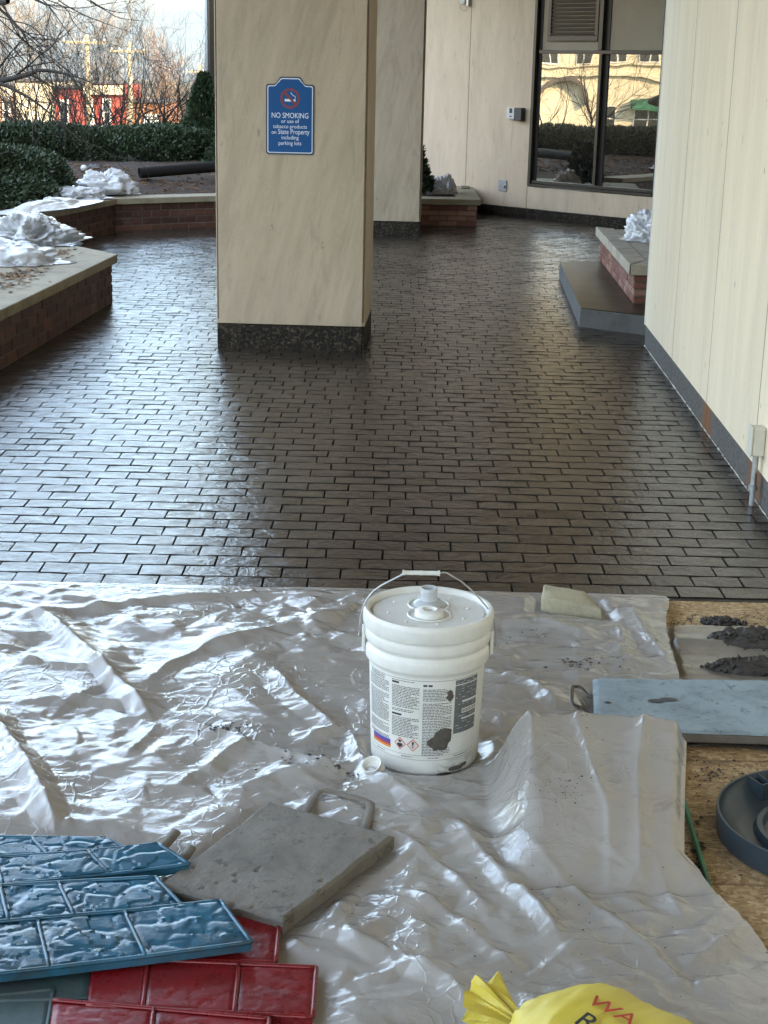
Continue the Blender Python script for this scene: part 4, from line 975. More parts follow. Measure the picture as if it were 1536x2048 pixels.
# ================================================================== SMALL THINGS ON THE WALLS
# sign
sg = thing('no_smoking_sign', 'blue no smoking sign with white border and red symbol on the pillar', 'sign', (-0.598, 9.188, 1.157), rad(-1.6))
def sign_outline(w, h, sh, r, inset):
    w2 = w / 2 - inset; pts = []
    def arc(cx, cz, rr, a0, a1, n=6):
        for i in range(n + 1):
            a = a0 + (a1 - a0) * i / n; pts.append((cx + rr * math.cos(a), cz + rr * math.sin(a)))
    hb = h - sh
    rr = max(0.003, r - inset * 0.5)
    arc(-w2 + rr, inset + rr, rr, -math.pi, -math.pi / 2); arc(w2 - rr, inset + rr, rr, -math.pi / 2, 0)
    arc(w2 - rr, hb - inset - rr, rr, 0, math.pi / 2)
    xk = w * 0.245
    arc(xk + 0.030, hb - inset + 0.026, 0.026, -math.pi / 2, -math.pi * 0.88, 5)
    arc(xk - 0.022 - inset * 0.4, h - inset - 0.020, 0.020, 0.3, math.pi / 2, 5)
    arc(-xk + 0.022 + inset * 0.4, h - inset - 0.020, 0.020, math.pi / 2, math.pi - 0.3, 5)
    arc(-xk - 0.030, hb - inset + 0.026, 0.026, -math.pi * 0.12, -math.pi / 2, 5)
    arc(-w2 + rr, hb - inset - rr, rr, math.pi / 2, math.pi)
    return pts
MAT['sign_blue'] = plain('sign blue', (0.001, 0.075, 0.235), 0.5, var=0.04, spec=0.25); MAT['sign_navy'] = plain('sign navy edge', (0.014, 0.028, 0.065), 0.4, var=0.05)
MAT['sign_white'] = plain('sign white', (0.72, 0.78, 0.86), 0.4, var=0.02); MAT['sign_red'] = plain('sign red', (0.20, 0.012, 0.022), 0.4, var=0.05)
SWd, SHt = 0.282, 0.440
def flat(poly, y0, y1, name, mat, parent):
    n = len(poly); m = MB(); m.add([(x, y0, z) for x, z in poly] + [(x, y1, z) for x, z in poly], [tuple(range(n)), tuple(range(2 * n - 1, n - 1, -1))] + [(i, n + i, n + (i + 1) % n, (i + 1) % n) for i in range(n)])
    o = m.build(name, MAT[mat], parent); bm = bmesh.new(); bm.from_mesh(o.data); bmesh.ops.recalc_face_normals(bm, faces=bm.faces); bmesh.ops.triangulate(bm, faces=bm.faces); bm.to_mesh(o.data); bm.free(); return o
flat(sign_outline(SWd, SHt, 0.042, 0.016, 0.0), -0.0, -0.004, 'backing_plate', 'sign_navy', sg)
flat(sign_outline(SWd, SHt, 0.042, 0.016, 0.0085), -0.0041, -0.0052, 'border', 'sign_white', sg)
flat(sign_outline(SWd, SHt, 0.042, 0.016, 0.0135), -0.0053, -0.0062, 'face', 'sign_blue', sg)
def stext(body, size, z, xs=1.0, x=0.0):
    me = text_mesh(body, size, MAT['sign_white'], 'lettering', extrude=0.0003, xs=xs); o = link('lettering', me, sg); o.location = (x, -0.0068, z); o.rotation_euler = (math.pi / 2, 0, 0); return o
stext('NO SMOKING', 0.043, 0.208, 0.80); stext('or use of', 0.031, 0.180, 0.92); stext('tobacco products', 0.031, 0.150, 0.90)
stext('on', 0.031, 0.117, 0.95, -0.094); stext('State Property', 0.040, 0.117, 0.78, 0.022); stext('including', 0.032, 0.087, 0.90); stext('parking lots', 0.032, 0.055, 0.90)
pic = MB(); cz = 0.318
def ringp(mb, cx, cz_, r0, r1, n=32):
    for i in range(n):
        a, c = 2 * math.pi * i / n, 2 * math.pi * (i + 1) / n
        q4 = [(cx + r0 * math.cos(a), cz_ + r0 * math.sin(a)), (cx + r1 * math.cos(a), cz_ + r1 * math.sin(a)), (cx + r1 * math.cos(c), cz_ + r1 * math.sin(c)), (cx + r0 * math.cos(c), cz_ + r0 * math.sin(c))]
        mb.hull4([(x, -0.0064, z) for x, z in q4], [(x, -0.0074, z) for x, z in q4])
wh = MB(); wh.box((-0.012, -0.0066, cz - 0.010), (0.040, 0.0006, 0.013)); wh.box((0.026, -0.0066, cz - 0.010), (0.012, 0.0006, 0.013))
wh.tube([(0.030, -0.0066, cz), (0.030, -0.0066, cz + 0.013), (0.018, -0.0066, cz + 0.016), (0.012, -0.0066, cz + 0.024), (0.004, -0.0066, cz + 0.030), (0.006, -0.0066, cz + 0.036)], 0.0022, 5)
wh.build('cigarette_symbol', MAT['sign_white'], sg)
ringp(pic, 0, cz, 0.045, 0.057); M = Matrix.Rotation(rad(45), 3, 'Y'); pic.box((0, -0.0069, cz), (0.098, 0.001, 0.013), M)
pic.build('prohibition_ring', MAT['sign_red'], sg, smooth=False)

# call box, socket plate, wall lamp on the far wall
def wall_thing(name, label, cat): return thing(name, label, cat, (0, 0, 0))
cb = wall_thing('call_box', 'small grey call box with white face on the pale wall by the window', 'call box')
m = MB(); slab(m, WP, 0.60, 0.72, 1.125, 1.275, 0.001, 0.075); m.build('housing', MAT['darkplastic'], cb, bevel=0.006)
m = MB(); slab(m, WP, 0.47, 0.597, 1.14, 1.275, 0.001, 0.055); m.build('faceplate', MAT['white'], cb, bevel=0.006)
m = MB(); slab(m, WP, 0.515, 0.555, 1.21, 1.265, 0.0555, 0.062); m.build('button', MAT['darkplastic'], cb, bevel=0.002)
m = MB(); slab(m, WP, 0.52, 0.55, 1.165, 1.178, 0.0555, 0.060); m.build('slot', MAT['darkplastic'], cb)
pc = wall_thing('socket_plate', 'grey metal socket cover low on the pale wall', 'socket')
m = MB(); slab(m, WP, 0.345, 0.475, 0.285, 0.415, 0.001, 0.012); m.build('cover_plate', MAT['plate'], pc, bevel=0.003)
m = MB(); m.tube([WP(0.44, 0.345, 0.012), WP(0.44, 0.345, 0.03)], 0.016, 10); m.build('socket', MAT['steel'], pc)
wl = wall_thing('wall_sensor', 'cream wall sensor with hanging loop of wire high on the pale wall', 'sensor')
m = MB(); slab(m, WP, -0.37, -0.28, 2.46, 2.62, 0.001, 0.06); m.build('housing', MAT['offwhite'], wl, bevel=0.008)
m = MB(); slab(m, WP, -0.276, -0.235, 2.44, 2.6, 0.001, 0.045); m.build('bracket', MAT['steel'], wl, bevel=0.004)
m = MB(); m.tube([WP(-0.42 + 0.0, 2.62, 0.01), WP(-0.43, 2.50, 0.012), WP(-0.40, 2.41, 0.02), WP(-0.34, 2.385, 0.02), WP(-0.30, 2.40, 0.02), WP(-0.29, 2.455, 0.02)], 0.004, 6); m.build('wire', MAT['offwhite'], wl, smooth=True)
# junction box and conduit on the right wall
jb = wall_thing('junction_box', 'cream junction box on a short steel conduit at the foot of the wall', 'junction box')
m = MB(); slab(m, RP, 0.035, 0.105, 0.205, 0.320, 0.001, 0.050); m.build('housing', MAT['offwhite'], jb, bevel=0.006)
m = MB(); slab(m, RP, 0.031, 0.109, 0.201, 0.324, 0.051, 0.057); m.build('cover', MAT['offwhite'], jb, bevel=0.003)
m = MB(); m.tube([RP(0.07, 0.203, 0.026), RP(0.07, 0.07, 0.026)], 0.012, 14); m.build('conduit', MAT['steel'], jb, smooth=True, angle=0.6)
m = MB(); m.lathe([(0.012, 0.060), (0.019, 0.062), (0.019, 0.080), (0.012, 0.082)], 14, RP(0.07, 0, 0.026)); m.build('coupling', MAT['steel'], jb)
m = MB(); m.tube([RP(0.07, 0.064, 0.026), RP(0.07, -0.012, 0.026)], 0.0105, 14); m.build('conduit', MAT['plate'], jb, smooth=True, angle=0.6)

# ================================================================== THINGS IN THE PLANTERS
bp = thing('black_pipe', 'thick black plastic drain pipe lying on the soil bed', 'pipe', tuple(G(277, 345, 0.50)))
pa = G(279, 346, 0.49); pb_ = pa + Vector((2.0, 1.0, 0.16))
m = MB(); m.tube([pa, pb_], 0.062, 24, caps=False); m.tube([pb_, pa], 0.050, 24, caps=False)
n_ = 24; vs = []
ax_ = (pb_ - pa).normalized()
def ring_pts(p, r):
    a = ax_.orthogonal().normalized(); c = a.cross(ax_)
    return [p + a * math.cos(2 * math.pi * i / n_) * r + c * math.sin(2 * math.pi * i / n_) * r for i in range(n_)]
for p in (pa, pb_):
    r1, r2 = ring_pts(p, 0.062), ring_pts(p, 0.050); m.add(r1 + r2, [(i, (i + 1) % n_, n_ + (i + 1) % n_, n_ + i) for i in range(n_)])
keep(m.build('tube', plain('black plastic', (0.014, 0.012, 0.011), 0.75, spec=0.2), None, smooth=True, angle=0.7), bp)
m = MB(); m.lathe([(0.0005, -0.04), (0.02, -0.036), (0.036, -0.018), (0.041, 0), (0.036, 0.018), (0.02, 0.036), (0.0005, 0.04)], 16, G(168, 342, 0.47) + Vector((0, 0, 0.03)))
tag(m.build('white_ball', MAT['white'], smooth=True), 'small white ball lying on the soil below the hedge', 'ball')
def lump(name, label, cat, c, sx, sy, sz, mat, seed, amp=0.3, rough=3.0, n=36, group=None):
    # an irregular heap with a flat underside
    u = np.linspace(0, 1, n // 2); a = np.linspace(0, 2 * math.pi, n + 1); U, A = np.meshgrid(u, a, indexing='ij')
    out = 0.72 + 0.5 * fbm(np.cos(A) * 1.3 + 4, np.sin(A) * 1.3 + 4, seed, 3)
    x = U * np.cos(A) * out; y = U * np.sin(A) * out
    h = np.clip(1 - U ** 2.0, 0, 1) ** 0.75
    z = h * (1 - amp + 2 * amp * fbm(x * rough + 9, y * rough + 9, seed + 5, 4)) * np.clip((1 - U) * 6, 0, 1)
    m = MB(); m.grid(np.stack([c[0] + x * sx, c[1] + y * sy, c[2] + z * sz - 0.004], -1)); o = m.build(name, MAT[mat], smooth=True)
    return tag(o, label, cat, group)
MAT['rock'] = plain('blue grey stone', (0.13, 0.14, 0.16), 0.8, var=0.3, bump=0.5)
lump('grey_stone', 'small blue grey stone lying below the hedge', 'stone', G(188, 340, 0.47), 0.10, 0.07, 0.075, 'rock', 4)
def crumpled(name, label, c, sx, sy, sz, seed, mat, rz=0.0, n=120, tilt=(0, 0), lobes=3, amp=1.0, group=None, cat='plastic sheet'):
    # a crumpled heap of thin polythene: creased height field with a ragged outline
    g = np.linspace(-1.15, 1.15, n); X, Y = np.meshgrid(g, g, indexing='ij')
    A = np.arctan2(Y, X); Rr = np.hypot(X, Y)
    edge = 0.62 + 0.62 * fbm(np.cos(A) * 1.6 + seed, np.sin(A) * 1.6 + 3, seed, 4)
    k = np.clip(1 - Rr / edge, 0, 1); base = k ** 0.55
    rg_ = random.Random(seed); top = 0.10 * base
    for i in range(lobes * 4):
        rr_ = rg_.uniform(0.16, 0.42); aa = rg_.uniform(0, 6.28); q_ = rg_.uniform(0, 0.62) * (1 - 0.4 * rr_); dd_ = np.hypot((X - q_ * math.cos(aa)) * rg_.uniform(0.8, 1.3), (Y - q_ * math.sin(aa)) * rg_.uniform(0.8, 1.3)) / rr_
        hh_ = (0.30 + 0.75 * (1 - q_) ** 1.3) * rg_.uniform(0.55, 1.0)
        top = np.maximum(top, hh_ * np.sqrt(np.clip(1 - dd_ ** 2, 0, 1)) ** 1.3)
    cr_ = crumple(X * 0.5 + seed, Y * 0.5, seed); f1, f2 = worley(X * 4.2 + seed, Y * 4.2, seed)
    z = np.minimum(k * 3.0, 1) * (top * (1 + 0.25 * amp * cr_) + 0.16 * amp * (cr_ + 0.5 * (0.5 - f1)))
    z = np.clip(z, 0.0, None)
    c_, s_ = math.cos(rz), math.sin(rz)
    jx = 0.06 * (fbm(X * 5, Y * 5, seed + 3, 3) - 0.5); jy = 0.06 * (fbm(X * 5, Y * 5, seed + 8, 3) - 0.5)
    x = (X + jx * 2) * sx; y = (Y + jy * 2) * sy
    P = np.stack([c[0] + x * c_ - y * s_, c[1] + x * s_ + y * c_, c[2] + z * sz + tilt[0] * x + tilt[1] * y + 0.004], -1)
    ok = Rr < edge
    I = np.arange(n * n).reshape(n, n); q = np.stack([I[:-1, :-1], I[1:, :-1], I[1:, 1:], I[:-1, 1:]], -1).reshape(-1, 4)
    okf = (ok[:-1, :-1] & ok[1:, :-1] & ok[1:, 1:] & ok[:-1, 1:]).reshape(-1)
    m = MB(); used = np.unique(q[okf]); remap = -np.ones(n * n, int); remap[used] = np.arange(len(used))
    m.v = list(map(tuple, P.reshape(-1, 3)[used].tolist())); m.f = list(map(tuple, remap[q[okf]].tolist())); m.m = [0] * len(m.f)
    o = m.build(name, MAT[mat], smooth=True, angle=0.5)
    return tag(o, label, cat, group)
from mathutils import noise as mn
def wad(name, label, c, sx, sy, sz, seed, mat, rz=0.0, cat='plastic sheet', fold=0.6, res=120):
    # a billowing wad of thin polythene: a closed skin thrown into sharp folds
    nu, nv = res, res // 2; V = []; off = Vector((seed * 3.1, seed * 1.7, seed * 0.9)); c_, s_ = math.cos(rz), math.sin(rz)
    for j in range(nv + 1):
        th = math.pi * j / nv
        for i in range(nu):
            ph = 2 * math.pi * i / nu; d = Vector((math.sin(th) * math.cos(ph), math.sin(th) * math.sin(ph), math.cos(th)))
            r_ = 0.78 + 0.42 * mn.noise(d * 1.5 + off)
            for k_, (fq, am) in enumerate(((2.3, 0.30), (4.6, 0.20), (9.0, 0.09), (17.0, 0.05))):
                w_ = Vector((mn.noise(d * fq + off), mn.noise(d * fq - off), mn.noise(d * fq + off * 2)))
                r_ += fold * am * (0.5 - 2.0 * abs(mn.noise(d * fq + w_ * 0.5 + off * (k_ + 1))))
            q_ = d * max(0.25, r_)
            x, y, z = q_.x * sx, q_.y * sy, q_.z * sz
            if z < 0: z *= 0.08; x *= 1.12; y *= 1.12
            V.append((c[0] + x * c_ - y * s_, c[1] + x * s_ + y * c_, c[2] + 0.02 * sz + max(z, -0.02 * sz)))
    m = MB(); m.v = V; m.f = [(j * nu + i, (j + 1) * nu + i, (j + 1) * nu + (i + 1) % nu, j * nu + (i + 1) % nu) for j in range(nv) for i in range(nu)]; m.m = [0] * len(m.f)
    return tag(m.build(name, MAT[mat], smooth=True), label, cat)
wad('plastic_sheet', 'heap of white crumpled plastic on the angled planter wall', G(208, 386, 0.36), 0.40, 0.34, 0.25, 14, 'bag', 0.5)
wad('plastic_sheet', 'smaller flat wad of white plastic trailing from the white heap', G(150, 396, 0.36), 0.36, 0.30, 0.12, 17, 'bag', 0.3)
crumpled('plastic_sheet', 'long flat strip of white crumpled plastic trailing along the planter wall', G(95, 414, 0.36), 0.26, 1.05, 0.10, 23, 'bag', -0.25, n=140, lobes=6, amp=1.6)
wad('plastic_sheet', 'grey cloudy crumpled sheet on the wide tan coping', G(58, 482, 0.35), 0.42, 0.62, 0.22, 37, 'bag_grey', 0.25, fold=0.6)
wad('plastic_sheet', 'folded white plastic sheet in front of the grey crumpled sheet', G(34, 522, 0.35), 0.34, 0.30, 0.16, 44, 'bag', 0.2, fold=0.55)
wad('plastic_bag', 'white crumpled plastic bag on the small planter against the pale wall', G(884, 386, 0.30), 0.20, 0.20, 0.22, 52, 'bag', 0.3, cat='plastic bag')
wad('plastic_bag', 'white crumpled plastic bag half hidden by the right wall end', G(1308, 480, 0.405), 0.27, 0.30, 0.26, 66, 'bag', 0.6, cat='plastic bag')
m = MB(); M = Matrix.Rotation(0.1, 3, 'Z'); m.box(G(930, 378, 0.30) + Vector((0, 0, 0.022)), (0.11, 0.09, 0.035), M); tag(m.build('pale_brick', MAT['coping_r'], bevel=0.006), 'loose pale brick beside the white bag on the small planter', 'brick')
# dead leaves on the wide coping
MAT['deadleaf'] = plain('dead leaves', (0.16, 0.085, 0.035), 0.85, var=0.6, scale=8)
rg = random.Random(9); m = MB()
for (cx, cy, n_) in ((112, 505, 90), (30, 552, 130), (60, 540, 60), (20, 570, 50)):
    for k in range(n_):
        p = G(cx + rg.gauss(0, 20), cy + rg.gauss(0, 5), 0.35); s_ = rg.uniform(0.012, 0.03); a = rg.uniform(0, 6.28)
        u = Vector((math.cos(a), math.sin(a), rg.uniform(-.3, .3))) * s_; v = Vector((-math.sin(a), math.cos(a), rg.uniform(-.3, .3))) * s_ * 0.5
        if p.x > -2.05: continue
        m.add([p - u, p - v, p + u, p + v], [(0, 1, 2, 3)])
tag(m.build('dead_leaves', MAT['deadleaf']), 'scatter of brown dead leaves on the wide tan coping', 'leaves', kind='stuff')
# twigs and bark on the soil
m = MB()
for k in range(1500):
    x = rg.uniform(-4.5, -0.9); y = rg.uniform(13.5, 18.6)
    d, s_, _ = dist_poly(np.array([x]), np.array([y]), [(B0.x, B0.y), (B1.x, B1.y), (B2.x, B2.y)])
    if s_[0] <= 0 or d[0] < 0.34: continue
    a = rg.uniform(0, 6.28); L_ = rg.uniform(0.02, 0.10); z = soil_z(x, y) + 0.012
    p = Vector((x, y, z)); u = Vector((math.cos(a), math.sin(a), rg.uniform(-.15, .3))) * L_
    m.tube([p - u / 2, p + u / 2], rg.uniform(0.003, 0.010), 4)
tag(m.build('bark_mulch', MAT['deadleaf']), 'loose bark chips and twigs strewn over the soil bed', 'mulch', kind='stuff')

# ================================================================== FOREGROUND
# strand boards on the slab
for k, (x0, x1, y0, y1, lab) in enumerate(((-1.9, 0.615, 1.2, 4.690, 'strand board lying wholly under the clear plastic sheet'), (0.62, 1.835, 1.2, 3.05, 'strand board under the round grey lid'), (0.62, 1.835, 3.055, 4.690, 'strand board under the blue grey stamp and dark heaps'))):
    m = MB(); m.box(((x0 + x1) / 2, (y0 + y1) / 2, -0.012), (x1 - x0 - 0.003, y1 - y0 - 0.003, 0.019)); tag(m.build('strand_board', MAT['osb'], bevel=0.001, seg=1), lab, 'board')

def smooth01(t): t = np.clip(t, 0, 1); return t * t * (3 - 2 * t)
def in_poly(X, Y, poly):
    c = np.zeros(X.shape, bool); n = len(poly)
    for i in range(n):
        x0, y0 = poly[i][0], poly[i][1]; x1, y1 = poly[(i + 1) % n][0], poly[(i + 1) % n][1]
        if y0 == y1: continue
        c ^= ((y0 > Y) != (y1 > Y)) & (X < (x1 - x0) * (Y - y0) / (y1 - y0) + x0)
    return c
def soft_poly(X, Y, poly, marg):
    d, _, _ = dist_poly(X, Y, [(p[0], p[1]) for p in poly] + [(poly[0][0], poly[0][1])])
    return np.where(in_poly(X, Y, poly), 1.0, 1 - smooth01(d / marg))
BUCKET = (0.112, 3.462)
GM_PX = [(539, 1599), (790, 1668), (566, 1839), (315, 1770)]        # grey mat corners, top face
gm = [G(x, y, 0.050) for x, y in GM_PX]
PLANK = [G(1185, 1355, 0.046), G(1720, 1360, 0.046), G(1720, 1474, 0.046), G(1190, 1457, 0.046)]
STONE = [G(1082, 1223, 0.012), G(1206, 1241, 0.012)]
# right hand border of the main sheet
RB = [G(1338, 1208, 0), G(1330, 1256, 0), G(1338, 1312, 0), G(1356, 1362, 0), G(1364, 1420, 0.0), G(1374, 1466, 0.15), G(1371, 1560, 0.10), G(1368, 1700, 0.035), G(1366, 1742, 0.01), G(1425, 1800, 0), G(1487, 1864, 0), G(1540, 1920, 0), G(1640, 2040, 0)]
rb = sorted([(p.y, p.x) for p in RB] + [(1.0, 1.2), (4.8, RB[0].x)])
NX, NY = 430, 520
ys = np.linspace(1.75, 4.702, NY); xR = np.interp(ys, [a for a, _ in rb], [b_ for _, b_ in rb]) + 0.006 * (fbm(ys * 9, ys * 0, 3, 3) - 0.5)
U = np.linspace(0, 1, NX); XL = -1.75
X = XL + U[:, None] * (xR[None, :] - XL); Y = np.repeat(ys[None, :], NX, 0)
Y = Y + (Y > 4.6) * 0.012 * (fbm(X * 3, X * 0, 5, 3) - 0.5)
calm = 0.35 + 0.65 * smooth01((fbm(X * 1.8 + 3, Y * 1.8, 77, 3) - 0.36) / 0.22)
Z = 0.012 * (fbm(X * 2.2, Y * 2.2, 2, 3) - 0.5) + 0.020
bnd = (-1.75, 1.25, 1.75, 4.75)
Z = Z + 0.0140 * tri_facets(X, Y, *bnd, 420, 5, 0.45) + (0.0045 + 0.006 * calm) * tri_facets(X, Y, *bnd, 2600, 6, 0.35, 1.4)
wx, wy = warp(X, Y, 0.02, 8, 90)
Z = Z + (0.0014 + 0.0026 * calm) * tri_facets(wx, wy, *bnd, 11000, 7, 0.3, 1.5) + 0.0014 * calm * (facets(wx * 60 + 9 * wy, wy * 70, 63) - 0.5)
# the long folds one can trace
def P2(pp): return [(G(x, y).x, G(x, y).y) for x, y in pp]
FOLDS = [  # points, height, width on the two sides, sharpness
    ([(60, 1235), (95, 1252), (154, 1305), (226, 1377), (308, 1455)], 0.050, 0.10, 0.035),
    ([(308, 1455), (453, 1498), (564, 1536), (713, 1575)], 0.045, 0.035, 0.12),
    ([(-40, 1430), (0, 1479), (63, 1575), (106, 1660), (130, 1740)], 0.050, 0.05, 0.05),
    ([(280, 1395), (330, 1355), (420, 1310), (530, 1281), (722, 1243)], 0.030, 0.10, 0.05),
    ([(540, 1353), (590, 1410), (640, 1450), (668, 1474), (620, 1495), (578, 1508)], 0.030, 0.03, 0.05),
    ([(0, 1250), (120, 1240), (330, 1215), (560, 1196)], 0.022, 0.06, 0.03),
    ([(0, 1330), (90, 1350), (230, 1360)], 0.024, 0.05, 0.03), ([(130, 1410), (270, 1420), (310, 1455)], 0.022, 0.05, 0.03),
    ([(410, 1565), (440, 1540), (500, 1512)], 0.026, 0.05, 0.03), ([(250, 1540), (320, 1465)], 0.022, 0.05, 0.03),
    ([(700, 1470), (735, 1560), (800, 1600), (870, 1640)], 0.028, 0.05, 0.03),
    ([(1010, 1690), (1100, 1770), (1200, 1850), (1301, 1928), (1400, 2040)], 0.030, 0.04, 0.09),
    ([(900, 1640), (940, 1697), (1030, 1800), (1134, 1920)], 0.034, 0.05, 0.05),
    ([(1040, 1985), (1064, 1970), (1146, 1920), (1297, 1926)], 0.022, 0.03, 0.06),
    ([(800, 1790), (900, 1850), (960, 1900), (1050, 1970)], 0.026, 0.05, 0.04),
    ([(1240, 1810), (1305, 1760), (1330, 1800), (1372, 1868)], 0.030, 0.05, 0.04),
    ([(1360, 1960), (1420, 1930), (1487, 1864)], 0.026, 0.04, 0.04), ([(650, 1880), (760, 1920), (900, 1990), (960, 2060)], 0.03, 0.06, 0.05),
    ([(960, 1720), (1010, 1790), (1060, 1830), (1120, 1905)], 0.018, 0.02, 0.04), ([(820, 1700), (900, 1760), (990, 1860)], 0.020, 0.03, 0.03), ([(1180, 1930), (1290, 1990), (1350, 2050)], 0.020, 0.03, 0.04), ([(700, 1980), (800, 1960), (930, 1965)], 0.018, 0.03, 0.03),
    ([(1210, 1235), (1262, 1240), (1290, 1290), (1340, 1345)], 0.030, 0.04, 0.04), ([(1235, 1270), (1250, 1310), (1230, 1335)], 0.022, 0.03, 0.03),
    ([(1000, 1370), (1060, 1390), (1120, 1440)], 0.026, 0.05, 0.03), ([(960, 1260), (1080, 1262), (1200, 1300)], 0.016, 0.06, 0.03)]
for pts, h, wl_, wr_ in FOLDS:
    if pts[0][0] > 640 and pts[0][1] > 1600: h, wl_, wr_ = h * 0.62, wl_ * 0.55, wr_ * 0.7
    d, sd, run = dist_poly(X, Y, P2(pts)); w = np.where(sd > 0, wl_, wr_); w = w * (0.75 + 0.5 * fbm(X * 7, Y * 7, int(pts[0][0]) + 300, 2))
    tap = smooth01(np.minimum(run, 1 - run) / 0.16)
    Z = Z + h * 0.68 * tap * (0.7 * np.clip(1 - np.abs(d) / (w * 1.05), 0, 1) + 0.3 * np.exp(-np.abs(d) / 0.010)) * (0.8 + 0.4 * fbm(run * 9, run * 0, int(pts[0][1]), 2))
Z = np.where(Z < 0.0, Z * 0.1, Z)
# the hump right of the pail: stiff sheet pushed up over something below
HX0, HX1 = 0.245, 0.36
side_ = smooth01((X - HX0) / (HX1 - HX0))
ridge = 3.325 - 0.05 * smooth01((X - 0.5) / 0.3) + 0.02 * (fbm(X * 5, X * 0, 8, 2) - 0.5)
back = 1 - smooth01((Y - ridge) / 0.075); front = np.clip((Y - 2.78) / (ridge - 2.78), 0, 1) ** 0.8
hump = 0.165 * side_ * back * front
crease = np.zeros_like(X)
for pts, h, wl_, wr_ in (([(1165, 1445), (1150, 1500), (1215, 1620), (1222, 1700), (1232, 1775)], 0.012, 0.05, 0.015), ([(1290, 1480), (1275, 1560), (1280, 1640), (1285, 1700), (1318, 1712)], 0.016, 0.02, 0.04), ([(1030, 1450), (1060, 1500), (1050, 1600), (1023, 1690)], 0.012, 0.04, 0.05)):
    d, sd, run = dist_poly(X, Y, [(G(x, y, 0.10).x, G(x, y, 0.10).y) for x, y in pts]); crease = crease + h * np.exp(-np.abs(d) / np.where(sd > 0, wl_, wr_) * 1.6)
Z = Z * (1 - 0.55 * side_ * back * (front > 0)) + hump + crease * np.clip(hump / 0.06, 0, 1)
edge_d = xR[None, :] - X
Z = np.where((hump > 0.01), Z - hump * 0.30 * (1 - smooth01(edge_d / 0.03)), Z)
# lies flat where things stand on it
for poly, mg, lev in (([(p.x, p.y) for p in gm], 0.05, 0.006), ([(p.x, p.y) for p in PLANK], 0.05, 0.005), ([(STONE[0].x - .02, STONE[0].y - .02), (STONE[1].x + .02, STONE[1].y - .02), (STONE[1].x, STONE[1].y + .16), (STONE[0].x, STONE[0].y + .14)], 0.04, 0.004),
        ([tuple(G(x, y))[:2] for x, y in ((-60, 1680), (200, 1690), (370, 1740), (510, 1900), (640, 1960), (640, 2100), (-60, 2100))], 0.07, 0.006)):
    k = soft_poly(X, Y, poly, mg); Z = Z * (1 - k) + lev * k
db = np.hypot(X - BUCKET[0], Y - BUCKET[1]); k = 1 - smooth01((db - 0.125) / 0.05); Z = Z * (1 - k) + 0.004 * k
kb = smooth01((Y - 4.60) / 0.09); Z = Z * (1 - 0.75 * kb)
Z = np.maximum(Z, 0.0) + 0.006
def free_sheet(name, mat, X, Y, Z, label):
    m = MB(); m.grid(np.stack([X, Y, Z], -1)[:, ::-1]); o = m.build(name, MAT[mat], smooth=True); return tag(o, label, 'plastic sheet')
free_sheet('plastic_sheet', 'sheet', X, Y, Z, 'large wrinkled clear plastic sheet spread under the white pail')
def sheet_z(x, y):
    j = int(np.clip(np.searchsorted(ys, y), 0, NY - 1)); i = int(np.clip((x - XL) / (xR[j] - XL) * (NX - 1), 0, NX - 1)); return float(Z[i, j])
# second, dirtier sheet on the right
n1, n2 = 150, 130
X2, Y2 = np.meshgrid(np.linspace(0.50, 1.75, n1), np.linspace(0, 1, n2), indexing='ij')
yb0 = 3.56 + 0.05 * (fbm(X2 * 4, X2 * 0, 4, 3) - 0.5) - 0.05 * smooth01((X2 - 0.85) / 0.3); yb1 = 4.415 + 0.03 * (fbm(X2 * 5, X2 * 0, 9, 3) - 0.5) + 0.02 * X2
Y2 = yb0 + (yb1 - yb0) * Y2
Z2 = 0.010 * (fbm(X2 * 5, Y2 * 9, 21, 4)) + 0.010 * crumple(X2, Y2, 71)
d, sd, run = dist_poly(X2, Y2, P2([(1330, 1290), (1420, 1296), (1560, 1303)])); Z2 = Z2 + 0.020 * np.exp(-d / 0.03)
k = soft_poly(X2, Y2, [(p.x, p.y) for p in PLANK], 0.05); Z2 = np.maximum(Z2, 0) * (1 - k); Z2 = np.maximum(Z2, 0.0) + 0.0015
jj = np.clip(np.searchsorted(ys, Y2), 0, NY - 1); under = X2 < xR[jj] + 0.02; Z2 = np.where(under, 0.0015 + 0 * Z2, Z2)
free_sheet('plastic_sheet', 'sheet2', X2, Y2, Z2, 'dirty plastic sheet under the dark heaps and the blue grey stamp')

# ------------------------------------------------------------------ the pail
pail = thing('plastic_pail', 'white plastic pail with printed label, wire handle and translucent spout', 'pail', (BUCKET[0], BUCKET[1], 0.008))
def M_pail():
    t = NT('pail plastic'); v = t.co('Object'); n = t.noise(v, 14, 6, 0.7); s = t.noise(v, 9, 7, 0.75, 0.6)
    c = t.ramp(n, [(0.3, (0.62, 0.60, 0.55)), (0.7, (0.74, 0.73, 0.69))])
    sep = t.n('SeparateXYZ'); t.t.links.new(v, sep.inputs[0])
    low = t.ramp(sep.outputs[2], [(0.0, 1.0), (0.055, 0.0)])
    mk = t.math('MULTIPLY', t.ramp(s, [(0.50, 0.0), (0.58, 0.9)]), low)
    right = t.ramp(t.math('ADD', t.math('MULTIPLY', sep.outputs[0], 4.0), 0.5), [(0.5, 0.0), (0.75, 1.0)])
    c = t.mix(t.math('MULTIPLY', mk, right), c, (0.07, 0.055, 0.045))
    c = t.mix(t.ramp(t.noise(v, 60, 5, 0.75), [(0.66, 0.0), (0.74, 0.6)]), c, (0.25, 0.22, 0.19))
    t.p(Base_Color=c, Roughness=0.38); t.b.inputs['Subsurface Weight'].default_value = 0.08; t.b.inputs['Subsurface Radius'].default_value = (0.01, 0.01, 0.01); t.bump(n, 0.05, 0.003); return t.m
